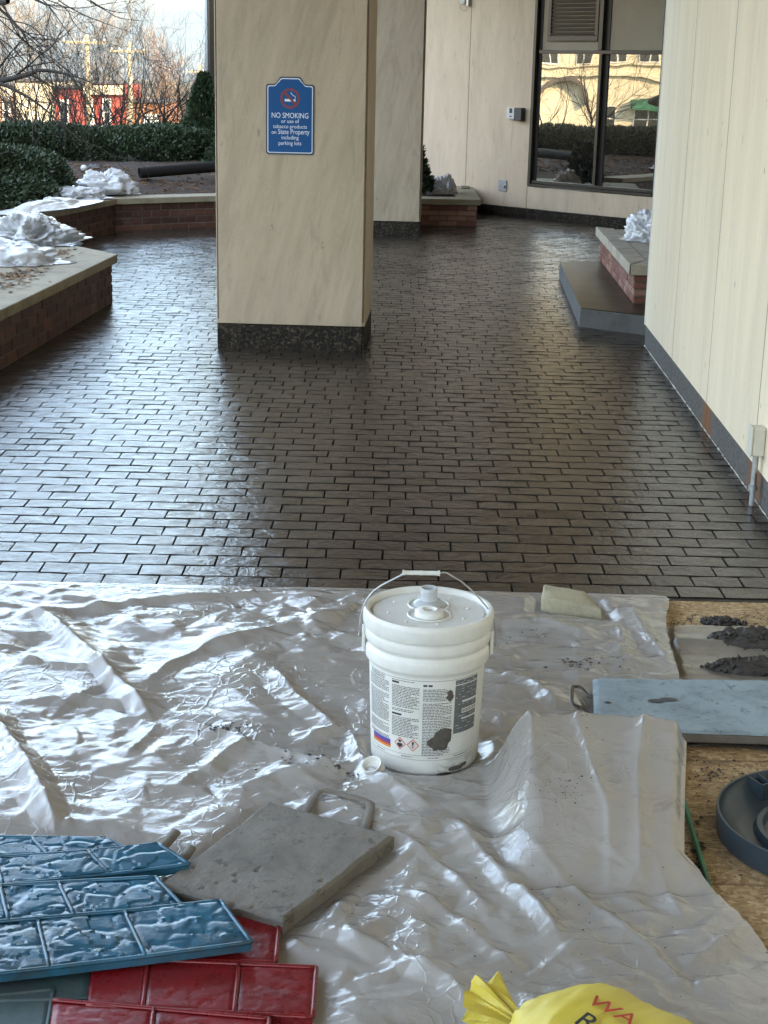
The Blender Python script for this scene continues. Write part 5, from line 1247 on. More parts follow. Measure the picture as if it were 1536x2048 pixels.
MAT['pail'] = M_pail()
MAT['ink'] = plain('black ink', (0.025, 0.025, 0.028), 0.5, var=0.1); MAT['greyink'] = plain('grey ink', (0.12, 0.125, 0.13), 0.5, var=0.2, scale=90)
MAT['mud'] = plain('dried grey mud', (0.085, 0.072, 0.062), 0.9, var=0.3, scale=60, bump=0.6)
def prad(z): return 0.1315 + 0.0090 * z / 0.262
m = MB(); m.lathe([(0.0, 0.0), (0.123, 0.0), (0.1295, 0.003), (0.1315, 0.009), (0.1402, 0.252), (0.1404, 0.258), (0.1490, 0.266), (0.1505, 0.272), (0.1505, 0.290), (0.1485, 0.297), (0.1440, 0.301), (0.1440, 0.306), (0.1500, 0.311), (0.1515, 0.318), (0.1515, 0.333), (0.1480, 0.340), (0.140, 0.343)], 72)
m.build('body', MAT['pail'], pail, smooth=True, angle=0.9)
m = MB(); m.lathe([(0.1440, 0.3425), (0.1545, 0.344), (0.1565, 0.350), (0.1575, 0.372), (0.1560, 0.382), (0.1520, 0.386), (0.1455, 0.385), (0.1425, 0.380), (0.1400, 0.370), (0.1345, 0.3695), (0.1330, 0.3745), (0.060, 0.3755), (0.0, 0.3755)], 72)
lid = m.build('lid', MAT['pail'], pail, smooth=True, angle=0.7)
m = MB()
for a in range(8):
    w = a * math.pi / 4 + 0.2; m.lathe([(0.0, 0.003), (0.003, 0.002), (0.0045, 0.0)], 8, (0.098 * math.cos(w), 0.098 * math.sin(w), 0.3752))
m.build('lid_stud', MAT['pail'], lid, smooth=True)
m = MB(); m.lathe([(0.0145, 0.3758), (0.0145, 0.388), (0.0175, 0.392), (0.029, 0.391), (0.034, 0.387), (0.0355, 0.3758)], 32, (0.0015, -0.034, 0)); m.lathe([(0.0, 0.379), (0.0148, 0.379)], 24, (0.0015, -0.034, 0)); m.build('plug_ring', MAT['pail'], lid, smooth=True, angle=0.8)
m = MB(); m.lathe([(0.054, 0.3757), (0.052, 0.3785), (0.050, 0.3785), (0.048, 0.3757)], 40, (0.0015, -0.030, 0)); m.lathe([(0.052, 0.3759), (0.050, 0.3787), (0.048, 0.3787), (0.046, 0.3759)], 40, (0.0015, 0.040, 0)); m.build('moulded_ring', MAT['pail'], lid, smooth=True, angle=0.8)
t = NT('translucent spout'); t.p(Base_Color=(0.80, 0.83, 0.85), Roughness=0.25); t.b.inputs['Transmission Weight'].default_value = 0.45; t.b.inputs['IOR'].default_value = 1.3; MAT['spout'] = t.m
m = MB(); prof = [(0.038, 0.3757), (0.038, 0.381), (0.030, 0.387), (0.0215, 0.390), (0.0205, 0.394), (0.0200, 0.404)]
for k_ in range(2): prof += [(0.0210, 0.406 + k_ * 0.005), (0.0210, 0.408 + k_ * 0.005), (0.0198, 0.410 + k_ * 0.005)]
prof += [(0.0198, 0.420), (0.0180, 0.420), (0.0178, 0.396)]
m.lathe(prof, 32, (0.0015, 0.041, 0)); m.build('spout', MAT['spout'], lid, smooth=True, angle=0.8)
# wire handle and grip, from its outline
def hz(zx, zy): return (zx - 695) / 4.097 / 833 * 1.05, 0.470 - (zy - 172) / 4.097 / 795
L_ = [hz(*p) for p in ((150, 700), (157, 690), (160, 610), (165, 540), (185, 460), (215, 392), (262, 330), (322, 282), (400, 236), (470, 198), (492, 178))]
R_ = [hz(*p) for p in ((770, 170), (806, 163), (832, 168), (862, 188), (940, 232), (1020, 300), (1092, 374), (1140, 428), (1182, 484), (1212, 540), (1224, 600), (1230, 690), (1240, 770), (1232, 786), (1205, 786))]
m = MB(); m.tube([(x, 0.0, z) for x, z in L_], 0.0020, 8); m.tube([(x, 0.0, z) for x, z in R_], 0.0020, 8); hd = m.build('handle', MAT['steel'], pail, smooth=True, angle=0.8)
ga, gb = hz(484, 172), hz(776, 172); m = MB()
gl = gb[0] - ga[0]; Mx = Matrix.Rotation(math.pi / 2, 3, 'Y')
m.lathe([(0.0, 0.0), (0.0068, 0.0), (0.0068, 0.004), (0.0054, 0.006), (0.0054, gl / 2 - 0.003), (0.0062, gl / 2 - 0.001), (0.0062, gl / 2 + 0.001), (0.0054, gl / 2 + 0.003), (0.0054, gl - 0.006), (0.0068, gl - 0.004), (0.0068, gl), (0.0, gl)], 16, (ga[0], 0, ga[1]), Mx); m.build('grip', MAT['pail'], hd, smooth=True, angle=0.7)
for s in (-1, 1):
    m = MB(); m.box((s * 0.1545, 0, 0.302), (0.008, 0.034, 0.060)); m.build('handle_ear', MAT['pail'], pail, bevel=0.002)
# label print: small dark strokes laid on the curved side
def cyl(a, z, o=0.0004): r = prad(z) + o; return (r * math.sin(a), -r * math.cos(a), z)
def patch(mb, a0, a1, z0, z1, o=0.0004):
    k = max(1, int(abs(a1 - a0) / 0.09)); 
    for i in range(k):
        u, v = a0 + (a1 - a0) * i / k, a0 + (a1 - a0) * (i + 1) / k; mb.add([cyl(u, z0, o), cyl(v, z0, o), cyl(v, z1, o), cyl(u, z1, o)], [(0, 1, 2, 3)])
ink = MB(); gr_ = MB(); rgl = random.Random(2)
def para(a0, a1, z1, z0, lh=0.0040, bold=0.0017):
    z = z1
    while z > z0:
        a = a0; end = a1 - (rgl.uniform(0, 0.35) * (a1 - a0) if rgl.random() < 0.25 else 0)
        while a < end:
            w = rgl.uniform(0.018, 0.075); patch(ink, a, min(a + w, end), z - bold, z); a += w + rgl.uniform(0.008, 0.014)
        z -= lh
D = rad
c1 = (D(-74), D(-41)); c2 = (D(-37), D(-8)); c3 = (D(-4.5), D(25)); c4 = (D(28), D(58))
patch(ink, c1[0], c4[1], 0.2485, 0.2493)
para(c1[0] + 0.05, c1[1] - 0.1, 0.246, 0.236); para(*c1, 0.233, 0.206); para(*c1, 0.200, 0.128); para(*c1, 0.122, 0.098); para(*c1, 0.092, 0.084)
para(c2[0], c2[1] - 0.05, 0.2445, 0.243); patch(ink, c2[0], c2[0] + D(8), 0.2355, 0.2405); para(*c2, 0.230, 0.176); para(c2[0], c2[1] - 0.05, 0.171, 0.163); patch(ink, c2[0], c2[0] + D(11), 0.154, 0.159); para(*c2, 0.150, 0.100)
patch(ink, c3[0], c3[0] + D(9), 0.235, 0.240); para(*c3, 0.228, 0.196); para(*c3, 0.192, 0.150); para(*c3, 0.147, 0.055)
for z1_, z0_ in ((0.246, 0.2345), (0.232, 0.191), (0.186, 0.170), (0.158, 0.146), (0.142, 0.108)):
    patch(gr_, c4[0], c4[1], z0_, z1_, 0.0003)
patch(gr_, c4[0], c4[0] + D(9), 0.108, 0.231, 0.00036)
for z_ in (0.166, 0.162): para(c4[0] + D(10), c4[1], z_ + 0.001, z_, bold=0.0022)
patch(ink, c1[0], c4[1], 0.0555, 0.0561); patch(ink, c1[0], c4[1], 0.0435, 0.0441)
for a0, a1 in ((-60, -47), (-26, -11), (2, 14), (30, 48)): para(D(a0), D(a1), 0.0508, 0.0500)
wl_lab = ink.build('label_print', MAT['ink'], pail); gr_.build('label_panel', MAT['greyink'], pail)
wl2 = MB()
for q_ in range(60):      # pale lines of reversed text on the grey panel
    a = rgl.uniform(c4[0], c4[1] - 0.05); z = rgl.choice((0.242, 0.238, 0.229, 0.222, 0.215, 0.208, 0.200, 0.182, 0.176, 0.152, 0.136, 0.128, 0.120)); patch(wl2, a, a + rgl.uniform(0.02, 0.06), z, z + 0.0009, 0.0006)
wl2.build('reversed_print', MAT['white'], pail)
for k_, (nm, col) in enumerate((('sticker_blue', (0.05, 0.07, 0.32)), ('sticker_purple', (0.14, 0.05, 0.20)), ('sticker_red', (0.45, 0.06, 0.05)), ('sticker_orange', (0.62, 0.24, 0.03)))):
    m = MB(); patch(m, D(-68), D(-39), 0.0790 - k_ * 0.0055, 0.0845 - k_ * 0.0055, 0.0004); m.build('colour_band', plain(nm, col, 0.5), pail)
for ac, kind in ((-27.5, 'person'), (-13.5, 'bang')):
    a = D(ac); hw = D(6.6); hh = 0.0165; zc = 0.0815
    def dia(k_, o): return [cyl(a, zc - hh * k_, o), cyl(a + hw * k_, zc, o), cyl(a, zc + hh * k_, o), cyl(a - hw * k_, zc, o)]
    m = MB(); m.add(dia(1.0, 0.0004), [(0, 1, 2, 3)]); m.build('hazard_border', plain('hazard red', (0.55, 0.08, 0.05), 0.5), pail)
    m = MB(); m.add(dia(0.84, 0.0007), [(0, 1, 2, 3)]); m.build('hazard_field', plain('hazard field', (0.66, 0.55, 0.50), 0.5), pail)
    m = MB()
    if kind == 'bang':
        m.add([cyl(a - 0.010, zc - 0.001, .001), cyl(a + 0.010, zc - 0.001, .001), cyl(a + 0.022, zc + 0.009, .001), cyl(a - 0.022, zc + 0.009, .001)], [(0, 1, 2, 3)]); patch(m, a - 0.014, a + 0.014, zc - 0.0065, zc - 0.003, .001)
    else:
        m.add([cyl(a + 0.030 * math.cos(i * math.pi / 6), zc + 0.0065 + 0.0036 * math.sin(i * math.pi / 6), .001) for i in range(12)], [tuple(range(12))])
        m.add([cyl(a - 0.060, zc - 0.004, .001), cyl(a, zc - 0.0115, .001), cyl(a + 0.060, zc - 0.004, .001), cyl(a + 0.045, zc + 0.001, .001), cyl(a - 0.045, zc + 0.001, .001)], [(0, 1, 2, 3, 4)])
    m.build('hazard_symbol', MAT['ink'], pail)
def blot(ac, zc, ra, rz_, seed, th=0.0016):
    m = MB()
    n_ = 40; vs = [cyl(ac, zc, th)]; 
    for ring_, kk in ((0.75, th), (1.0, 0.0003)):
        for i in range(n_):
            w = 2 * math.pi * i / n_; r_ = ring_ * (0.65 + 0.7 * float(fbm(np.array([math.cos(w) * 1.5 + 7]), np.array([math.sin(w) * 1.5 + 7]), seed, 4)[0])); vs.append(cyl(ac + ra * r_ * math.cos(w), zc + rz_ * r_ * math.sin(w), kk))
    m.add(vs, [(0, 1 + i, 1 + (i + 1) % n_) for i in range(n_)] + [(1 + i, 1 + n_ + i, 1 + n_ + (i + 1) % n_, 1 + (i + 1) % n_) for i in range(n_)]); m.build('mud_splash', MAT['mud'], pail, smooth=True)
blot(D(12.5), 0.090, D(10.5), 0.021, 3); blot(D(17.5), 0.114, D(8.5), 0.013, 8); blot(D(20.5), 0.100, D(6), 0.016, 14); blot(D(23), 0.205, D(3.6), 0.010, 5, 0.0008); blot(D(22.5), 0.218, D(3.0), 0.006, 6, 0.0008)
blot(D(34), 0.016, D(9), 0.006, 21); blot(D(44), 0.020, D(5), 0.005, 25); blot(D(20), 0.006, D(8), 0.004, 28)
# loose cap at the foot of the pail
cp = thing('screw_cap', 'loose white screw cap leaning at the foot of the pail', 'cap', tuple(G(748, 1546, 0.02)))
Mt = Matrix.Rotation(rad(28), 3, 'X') @ Matrix.Rotation(rad(-16), 3, 'Y')
m = MB(); m.lathe([(0.0, 0.012), (0.018, 0.012), (0.021, 0.024), (0.0235, 0.025), (0.0235, 0.007), (0.027, 0.005), (0.027, 0.0), (0.0, 0.0)], 32, (0, 0, 0.008), Mt); m.build('cap_body', MAT['pail'], cp, smooth=True, angle=0.7)
m = MB(); m.lathe([(0.0275, -0.003), (0.0305, -0.003), (0.0305, -0.0055), (0.0275, -0.0055), (0.0275, -0.003)], 32, (-0.006, 0, 0.008), Mt); m.build('tear_ring', MAT['pail'], cp, smooth=True, angle=0.7)

# ------------------------------------------------------------------ stone block
def rough_block(name, label, cat, low, up, mat, amp, sub=5, seed=0):
    m = MB(); m.hull4(low, up); me = m.mesh(name, MAT[mat]); bm = bmesh.new(); bm.from_mesh(me); bmesh.ops.recalc_face_normals(bm, faces=bm.faces)
    bmesh.ops.bevel(bm, geom=bm.edges[:], offset=0.004, segments=1, affect='EDGES'); bmesh.ops.subdivide_edges(bm, edges=bm.edges[:], cuts=sub, use_grid_fill=True); rg_ = random.Random(seed)
    from mathutils import noise as mn
    for v in bm.verts: v.co += Vector((mn.noise(v.co * 30), mn.noise(v.co * 30 + Vector((9, 0, 0))), mn.noise(v.co * 30 + Vector((0, 9, 0))))) * amp
    bm.to_mesh(me); bm.free(); me.polygons.foreach_set('use_smooth', [True] * len(me.polygons)); me.set_sharp_from_angle(angle=0.8); return tag(link(name, me), label, cat)
MAT['sandstone'] = M_coping('rough tan stone', (0.34, 0.30, 0.20))
fl, fr_ = STONE[0] + Vector((0, 0, -.004)), STONE[1] + Vector((0, 0, -.004)); bk = Vector((0.012, 0.12, 0)); bk2 = Vector((-0.03, 0.135, 0))
rough_block('stone_block', 'broken tan stone block weighing down the plastic sheet edge', 'stone', [fl, fr_, fr_ + bk2, fl + bk], [fl + Vector((0.002, .006, .050)), fr_ + Vector((-.006, .006, .040)), fr_ + bk2 + Vector((-.012, -.006, .056)), fl + bk + Vector((.004, -.006, .056))], 'sandstone', 0.003, 4)

# ------------------------------------------------------------------ texture stamps
def M_mat(name, c1, c2, rough, wear, wearcol, dust=0.45):
    t = NT(name); v = t.co('Position'); n = t.noise(v, 6, 7, 0.7, 0.5); f = t.noise(v, 45, 5, 0.7)
    c = t.ramp(n, [(0.35, c1), (0.65, c2)]); c = t.mix(t.ramp(t.noise(v, 11, 7, 0.75, 0.8), [(0.5, 0.0), (0.68, wear)]), c, wearcol)
    du = t.ramp(t.noise(v, 4.0, 8, 0.8, 0.4), [(0.48, 0.0), (0.66, dust)]); c = t.mix(du, c, (0.085, 0.083, 0.078))
    t.p(Base_Color=c, Roughness=t.math('ADD', t.ramp(f, [(0.3, rough * 0.8), (0.7, rough * 1.4)]), t.math('MULTIPLY', du, 0.45))); t.bump(f, 0.2, 0.004); return t.m
MAT['bluemat'] = M_mat('blue rubber', (0.013, 0.062, 0.098), (0.026, 0.125, 0.20), 0.16, 0.6, (0.045, 0.050, 0.045), 0.2)
MAT['redmat'] = M_mat('red rubber', (0.13, 0.004, 0.006), (0.23, 0.007, 0.010), 0.26, 0.35, (0.09, 0.012, 0.010), 0.10)
MAT['tealmat'] = M_mat('dark teal rubber', (0.022, 0.045, 0.048), (0.045, 0.085, 0.088), 0.45, 0.5, (0.06, 0.055, 0.05))
def M_cast(name, base, dark):
    t = NT(name); v = t.co('Position'); n = t.noise(v, 9, 7, 0.7, 0.4); f = t.noise(v, 120, 4, 0.7)
    c = t.ramp(n, [(0.3, [x * 0.7 for x in base]), (0.5, base), (0.75, [x * 1.18 for x in base])])
    c = t.mix(t.ramp(t.noise(v, 26, 6, 0.75, 0.6), [(0.56, 0.0), (0.64, 0.8)]), c, dark)
    t.p(Base_Color=c, Roughness=0.72); t.bump(t.math('ADD', f, t.math('MULTIPLY', t.noise(v, 22, 6, 0.7), 2.0)), 0.30, 0.006); return t.m
MAT['greymat'] = M_cast('cement coated stamp', (0.158, 0.138, 0.115), (0.055, 0.046, 0.038))
MAT['bluegrey'] = M_cast('blue grey stamp', (0.24, 0.30, 0.335), (0.10, 0.13, 0.15))
MAT['stampedge'] = plain('stamp edge', (0.15, 0.13, 0.105), 0.8, var=0.2, scale=30, bump=0.3)
MAT['stain'] = plain('dark stain', (0.035, 0.045, 0.060), 0.4, var=0.2)
def textured_slab(parent, c4, thick, mat, edge_mat, amp, seed, n=70, groove=True):
    # c4: back-left, back-right, front-right, front-left of the top face
    u = np.linspace(0, 1, n); Uu, Vv = np.meshgrid(u, u, indexing='ij'); C = [np.array(p) for p in c4]
    P = (C[0][None, None] * ((1 - Uu) * (1 - Vv))[..., None] + C[1] * (Uu * (1 - Vv))[..., None] + C[2] * (Uu * Vv)[..., None] + C[3] * ((1 - Uu) * Vv)[..., None])
    h = (fbm(P[..., 0] * 14, P[..., 1] * 14, seed, 5) - 0.5) * amp * 1.6; f1, f2 = worley(P[..., 0] * 26, P[..., 1] * 26, seed)
    pit = np.clip(0.26 - f1, 0, 1) * (vnoise(P[..., 0] * 9, P[..., 1] * 9, seed + 4) > 0.5); h = h - pit * amp * 7
    ed = np.minimum.reduce([Uu, 1 - Uu, Vv, 1 - Vv]); rag = 0.012 + 0.016 * fbm(P[..., 0] * 40, P[..., 1] * 40, seed + 2, 3)
    h = h - np.clip(1 - ed / rag, 0, 1) * 0.006; P[..., 2] += h
    m = MB(); m.grid(P[:, ::-1]); keep(m.build('stamp_face', MAT[mat], None, smooth=True, angle=0.9), parent)
    def ring_(k, dz): 
        cen = sum(C) / 4; return [Vector(cen + (p - cen) * k) + Vector((0, 0, dz)) for p in C]
    m = MB(); a = ring_(0.998, -thick); b_ = ring_(0.998, -0.0075); m.hull4([a[3], a[2], a[1], a[0]], [b_[3], b_[2], b_[1], b_[0]])
    keep(m.build('stamp_body', MAT[edge_mat], None, bevel=0.002, seg=1), parent)
def loop_handle(parent, pts, r, mat, flatz=0.7, closed=False):
    m = MB(); m.tube(pts, r, 8); k8 = len(pts)
    for i_ in range(k8):
        for j_ in range(8): v_ = m.v[i_ * 8 + j_]; m.v[i_ * 8 + j_] = (v_[0], v_[1], pts[i_].z + (v_[2] - pts[i_].z) * flatz)
    me = m.build('handle', MAT[mat], None, smooth=True, angle=0.9); keep(me, parent)
gmt = thing('texture_stamp', 'grey cement coated texture stamp lying on the plastic with a loop handle', 'texture stamp', tuple((gm[0] + gm[2]) / 2 - Vector((0, 0, 0.05))))
textured_slab(gmt, gm, 0.036, 'greymat', 'greymat', 0.0040, 4, 110)
hp = [G(x, y, z) for x, y, z in ((610, 1628, 0.035), (624, 1600, 0.040), (636, 1583, 0.042), (650, 1580, 0.042), (690, 1590, 0.042), (728, 1600, 0.042), (741, 1607, 0.042), (741, 1622, 0.041), (733, 1645, 0.038), (727, 1662, 0.034))]
loop_handle(gmt, hp, 0.0105, 'stampedge', 0.35)
hp = [G(x, y, z) for x, y, z in ((305, 1712, 0.040), (335, 1684, 0.046), (352, 1664, 0.050))]; loop_handle(gmt, hp, 0.012, 'stampedge')
hp = [G(x, y, z) for x, y, z in ((345, 1725, 0.045), (372, 1712, 0.050), (383, 1696, 0.052))]; loop_handle(gmt, hp, 0.011, 'stampedge')
bgm = thing('texture_stamp', 'pale blue grey texture stamp with steel loop handle on the dirty sheet', 'texture stamp', tuple((PLANK[0] + PLANK[2]) / 2 - Vector((0, 0, 0.046))))
textured_slab(bgm, [PLANK[0], PLANK[1], PLANK[2], PLANK[3]], 0.030, 'bluegrey', 'stampedge', 0.0026, 11, 110)
hp = [G(x, y, z) for x, y, z in ((1190, 1394, 0.030), (1176, 1391, 0.030), (1165, 1378, 0.034), (1157, 1373, 0.036), (1146, 1373, 0.036), (1143, 1382, 0.036), (1143, 1405, 0.036), (1149, 1411, 0.036), (1160, 1414, 0.034), (1170, 1424, 0.030), (1178, 1433, 0.028), (1192, 1436, 0.028))]
loop_handle(bgm, hp, 0.006, 'bronze')
for (x, y, rx_, ry_) in ((1312, 1402, 0.022, 0.013), (1337, 1399, 0.023, 0.013), (1216, 1405, 0.009, 0.006)):
    m = MB(); c = G(x, y, 0.0475); nn = 20; m.add([c + Vector((rx_ * math.cos(6.283 * i / nn) * (1 + .1 * math.sin(3 * i)), ry_ * math.sin(6.283 * i / nn), 0.0008)) for i in range(nn)] + [c + Vector((0, 0, 0.0012))], [(i, (i + 1) % nn, nn) for i in range(nn)]); keep(m.build('oil_spot', MAT['stain'], None), bgm)
def zq(zx, zy): return (zx / 2.327, 1640 + zy / 2.327)
def stone_row(parent, TL, TR, BR, BL, zs, div, mat, seed, sag=0.0, thick=0.014, relief=0.011):
    # one course of a rubber stone mat: backing, raised joint ribs and hollow stone faces
    C = [np.array(G(*zq(*p), z)) for p, z in zip((TL, TR, BR, BL), zs)]
    def S(u, v, dz=0.0):
        u = np.asarray(u, float); v = np.asarray(v, float)
        P = C[0] * ((1 - u) * (1 - v))[..., None] + C[1] * (u * (1 - v))[..., None] + C[2] * (u * v)[..., None] + C[3] * ((1 - u) * v)[..., None]
        P = P.copy(); P[..., 2] += dz - sag * 4 * u * (1 - u); return P
    uu = np.linspace(0, 1, 30); m = MB()
    A = S(uu, np.zeros(30), -0.0045); B = S(uu, np.ones(30), -0.0045); T_ = np.array([0, 0, -thick])
    m.grid(np.stack([B, A], 1)); m.grid(np.stack([B + T_, B], 1)); m.grid(np.stack([A, A + T_], 1)); m.grid(np.stack([A + T_, B + T_], 1))
    E0 = S(np.array([1., 1.]), np.array([0., 1.]), -0.0045); m.grid(np.stack([E0[::-1], E0[::-1] + T_], 1))
    keep(m.build('backing', MAT[mat], None), parent)
    cuts = [0] + list(div) + [1]
    for a, c in zip(cuts[:-1], cuts[1:]):
        nu, nv = max(20, int(110 * (c - a))), 34
        Uu, Vv = np.meshgrid(np.linspace(a + 0.006, c - 0.006, nu), np.linspace(0.03, 0.97, nv), indexing='ij'); P = S(Uu, Vv)
        wx_, wy_ = warp(P[..., 0], P[..., 1], 0.02, 12, seed); f1, f2 = worley(wx_ * 14 + seed, wy_ * 17, seed); 
        h = relief * 0.28 * crumple(P[..., 0] * 2.2, P[..., 1] * 2.2, seed + 9) + relief * 1.5 * np.floor(fbm(wx_ * 8, wy_ * 12, seed + 4, 4) * 6) / 6 - relief * 0.65 + relief * 0.16 * np.clip((f2 - f1) * 5, 0, 1)
        ed = np.minimum.reduce([(Uu - a) / (c - a), (c - Uu) / (c - a), Vv, 1 - Vv]); h = h - 0.003 * np.clip(1 - ed / 0.06, 0, 1)
        P[..., 2] += h; m = MB(); m.grid(P[:, ::-1]); keep(m.build('stone_face', MAT[mat], None, smooth=True, angle=0.35), parent)
    m = MB()
    for v in (0.0, 1.0): m.tube([Vector(p) for p in S(uu, np.full(30, v), 0.0)], 0.0042, 6)
    for u in list(div) + [1.0]: m.tube([Vector(p) for p in S(np.full(8, u) + 0.0, np.linspace(0, 1, 8), 0.0)], 0.0046, 6)
    keep(m.build('joint_rib', MAT[mat], None, smooth=True), parent)
bm_ = thing('stone_pattern_mat', 'glossy blue rubber stone pattern mat with stepped ends', 'texture mat', tuple(G(100, 1850, 0.0)))
stone_row(bm_, (-300, 75), (490, 85), (625, 150), (-300, 182), (.050, .046, .046, .050), (0.565,), 'bluemat', 3)
stone_row(bm_, (-300, 182), (735, 110), (880, 205), (-300, 322), (.052, .066, .062, .054), (0.26, 0.68), 'bluemat', 5, 0.006)
stone_row(bm_, (-300, 322), (722, 265), (852, 400), (-300, 497), (.054, .058, .058, .054), (0.29, 0.555), 'bluemat', 7)
stone_row(bm_, (-300, 497), (1025, 375), (1170, 568), (-300, 745), (.054, .062, .062, .056), (0.35, 0.655), 'bluemat', 9, 0.003)
rm = thing('stone_pattern_mat', 'glossy red rubber stone pattern mat partly under the blue mat', 'texture mat', tuple(G(400, 1980, 0.0)))
stone_row(rm, (760, 425), (1303, 438), (1283, 662), (740, 650), (.030, .030, .030, .030), (), 'redmat', 13, relief=0.0018)
stone_row(rm, (430, 640), (1472, 686), (1455, 918), (400, 862), (.030, .030, .030, .030), (0.25, 0.655), 'redmat', 17, relief=0.0018)
stone_row(rm, (245, 838), (1252, 925), (1238, 1160), (215, 1065), (.032, .032, .032, .032), (0.47,), 'redmat', 19, relief=0.0018)
tm = thing('stone_pattern_mat', 'dark teal rubber mat under the blue mat', 'texture mat', tuple(G(60, 2000, 0.0)))
stone_row(tm, (-300, 690), (442, 690), (425, 832), (-300, 850), (.026, .024, .024, .026), (), 'tealmat', 23, relief=0.001)
stone_row(tm, (-300, 850), (250, 790), (215, 1000), (-300, 1080), (.026, .024, .024, .026), (), 'tealmat', 27, relief=0.001)

# ------------------------------------------------------------------ round grey lid lying upside down
lc = G(1655, 1656, 0.03); bl_ = thing('bin_lid', 'round dark blue grey plastic bin lid lying upturned on the strand board', 'bin lid', (lc.x, lc.y, 0))
MAT['lidplastic'] = plain('dark blue grey plastic', (0.030, 0.042, 0.052), 0.33, var=0.25, scale=12, bump=0.06)
R0 = 0.245
m = MB(); m.lathe([(R0 - 0.020, 0.0), (R0 - 0.004, 0.004), (R0, 0.050), (R0 - 0.001, 0.060), (R0 - 0.006, 0.060), (R0 - 0.008, 0.052), (R0 - 0.018, 0.040), (R0 - 0.045, 0.016), (R0 - 0.070, 0.010), (R0 - 0.085, 0.010), (R0 - 0.092, 0.026), (R0 - 0.104, 0.026), (R0 - 0.112, 0.014), (0.06, 0.012), (0.0, 0.012)], 80)
m.build('dish', MAT['lidplastic'], bl_, smooth=True, angle=0.8)
lat = MB(); az = rad(126)
for k_ in range(6):
    lat = MB(); a = az - 0.02 - 0.13 * k_; rr0, rr1 = R0 - 0.052, R0 - 0.009; lat.hull4([(rr0 * math.cos(a), rr0 * math.sin(a), 0.018), (rr1 * math.cos(a), rr1 * math.sin(a), 0.018), (rr1 * math.cos(a - .012), rr1 * math.sin(a - .012), 0.018), (rr0 * math.cos(a - .012), rr0 * math.sin(a - .012), 0.018)], [(rr0 * math.cos(a), rr0 * math.sin(a), 0.055), (rr1 * math.cos(a), rr1 * math.sin(a), 0.058), (rr1 * math.cos(a - .012), rr1 * math.sin(a - .012), 0.058), (rr0 * math.cos(a - .012), rr0 * math.sin(a - .012), 0.055)]); lat.build('latch_rib', MAT['lidplastic'], bl_)
m = MB(); arc_ = [az - 0.02 - 0.05 * i for i in range(15)]; rr0 = R0 - 0.052
for a, c in zip(arc_[:-1], arc_[1:]): m.hull4([(rr0 * math.cos(a), rr0 * math.sin(a), 0.016), (rr0 * math.cos(c), rr0 * math.sin(c), 0.016), ((rr0 - .004) * math.cos(c), (rr0 - .004) * math.sin(c), 0.016), ((rr0 - .004) * math.cos(a), (rr0 - .004) * math.sin(a), 0.016)], [(rr0 * math.cos(a), rr0 * math.sin(a), 0.056), (rr0 * math.cos(c), rr0 * math.sin(c), 0.056), ((rr0 - .004) * math.cos(c), (rr0 - .004) * math.sin(c), 0.056), ((rr0 - .004) * math.cos(a), (rr0 - .004) * math.sin(a), 0.056)])
m.build('latch_wall', MAT['lidplastic'], bl_)
m = MB(); m.lathe([(0.0, 0.030), (0.022, 0.028), (0.034, 0.020), (0.040, 0.0125)], 24, (0.118 * math.cos(2.2), 0.118 * math.sin(2.2), 0)); m.build('boss', MAT['lidplastic'], bl_, smooth=True)

# ------------------------------------------------------------------ dark heaps, green edging, debris
MAT['wetcem'] = plain('wet dark cement', (0.040, 0.033, 0.028), 0.6, var=0.35, scale=50, bump=0.7)
def heap(label, c, sx, sy, h, seed, n):
    # a low mound of wet cement with the crumbly clods that make up its skin
    rh = random.Random(seed); t = thing('cement_heap', label, 'cement heap', tuple(c))
    o = lump('mound', None, None, c, sx, sy, h * 0.95, 'wetcem', seed, 0.4, 6, 90); keep(o, t)
    m = MB()
    for _ in range(n):
        a = rh.uniform(0, 6.283); q = math.sqrt(rh.random()) * 1.02; x, y = q * math.cos(a), q * math.sin(a); r_ = rh.uniform(0.003, 0.009)
        z = h * 0.80 * max(0.0, 1 - q * q) ** 0.8 * rh.uniform(0.75, 1.15) + r_ * 0.3
        pc_ = Vector((c[0] + x * sx * 0.95, c[1] + y * sy * 0.95, c[2] + z)); nn = 7; ax = Vector((rh.gauss(0, 1), rh.gauss(0, 1), rh.gauss(0, 1))).normalized()
        base = [(1, 0, 0), (-1, 0, 0), (0, 1, 0), (0, -1, 0), (0, 0, 1), (0, 0, -1)]; R_ = Matrix.Rotation(rh.uniform(0, 6.28), 3, ax)
        vs = [pc_ + (R_ @ Vector(b_)) * r_ * rh.uniform(0.6, 1.4) for b_ in base]
        m.add(vs, [(0, 2, 4), (2, 1, 4), (1, 3, 4), (3, 0, 4), (2, 0, 5), (1, 2, 5), (3, 1, 5), (0, 3, 5)])
    tag(keep(m.build('clods', MAT['wetcem'], None, smooth=True), t), kind='stuff')
heap('tall dark heap of wet cement on the dirty sheet', G(1520, 1290, 0.004), 0.185, 0.065, 0.056, 31, 230)
heap('ragged dark cement heap just behind the blue grey stamp', G(1515, 1340, 0.004), 0.165, 0.050, 0.040, 35, 180)
heap('thin smear of dark cement on the bare strand board', G(1447, 1246, 0.0), 0.075, 0.045, 0.012, 38, 160)
gs0, gs1 = G(1371, 1622, 0), G(1432, 1830, 0)
MAT['green'] = plain('green painted edge', (0.045, 0.20, 0.10), 0.6, var=0.3, scale=20)
ge = thing('edging_strip', 'thin green edging strip beside the strand board', 'edging strip', tuple(gs0)); d_ = (gs1 - gs0); nn_ = Vector((-d_.y, d_.x, 0)).normalized()
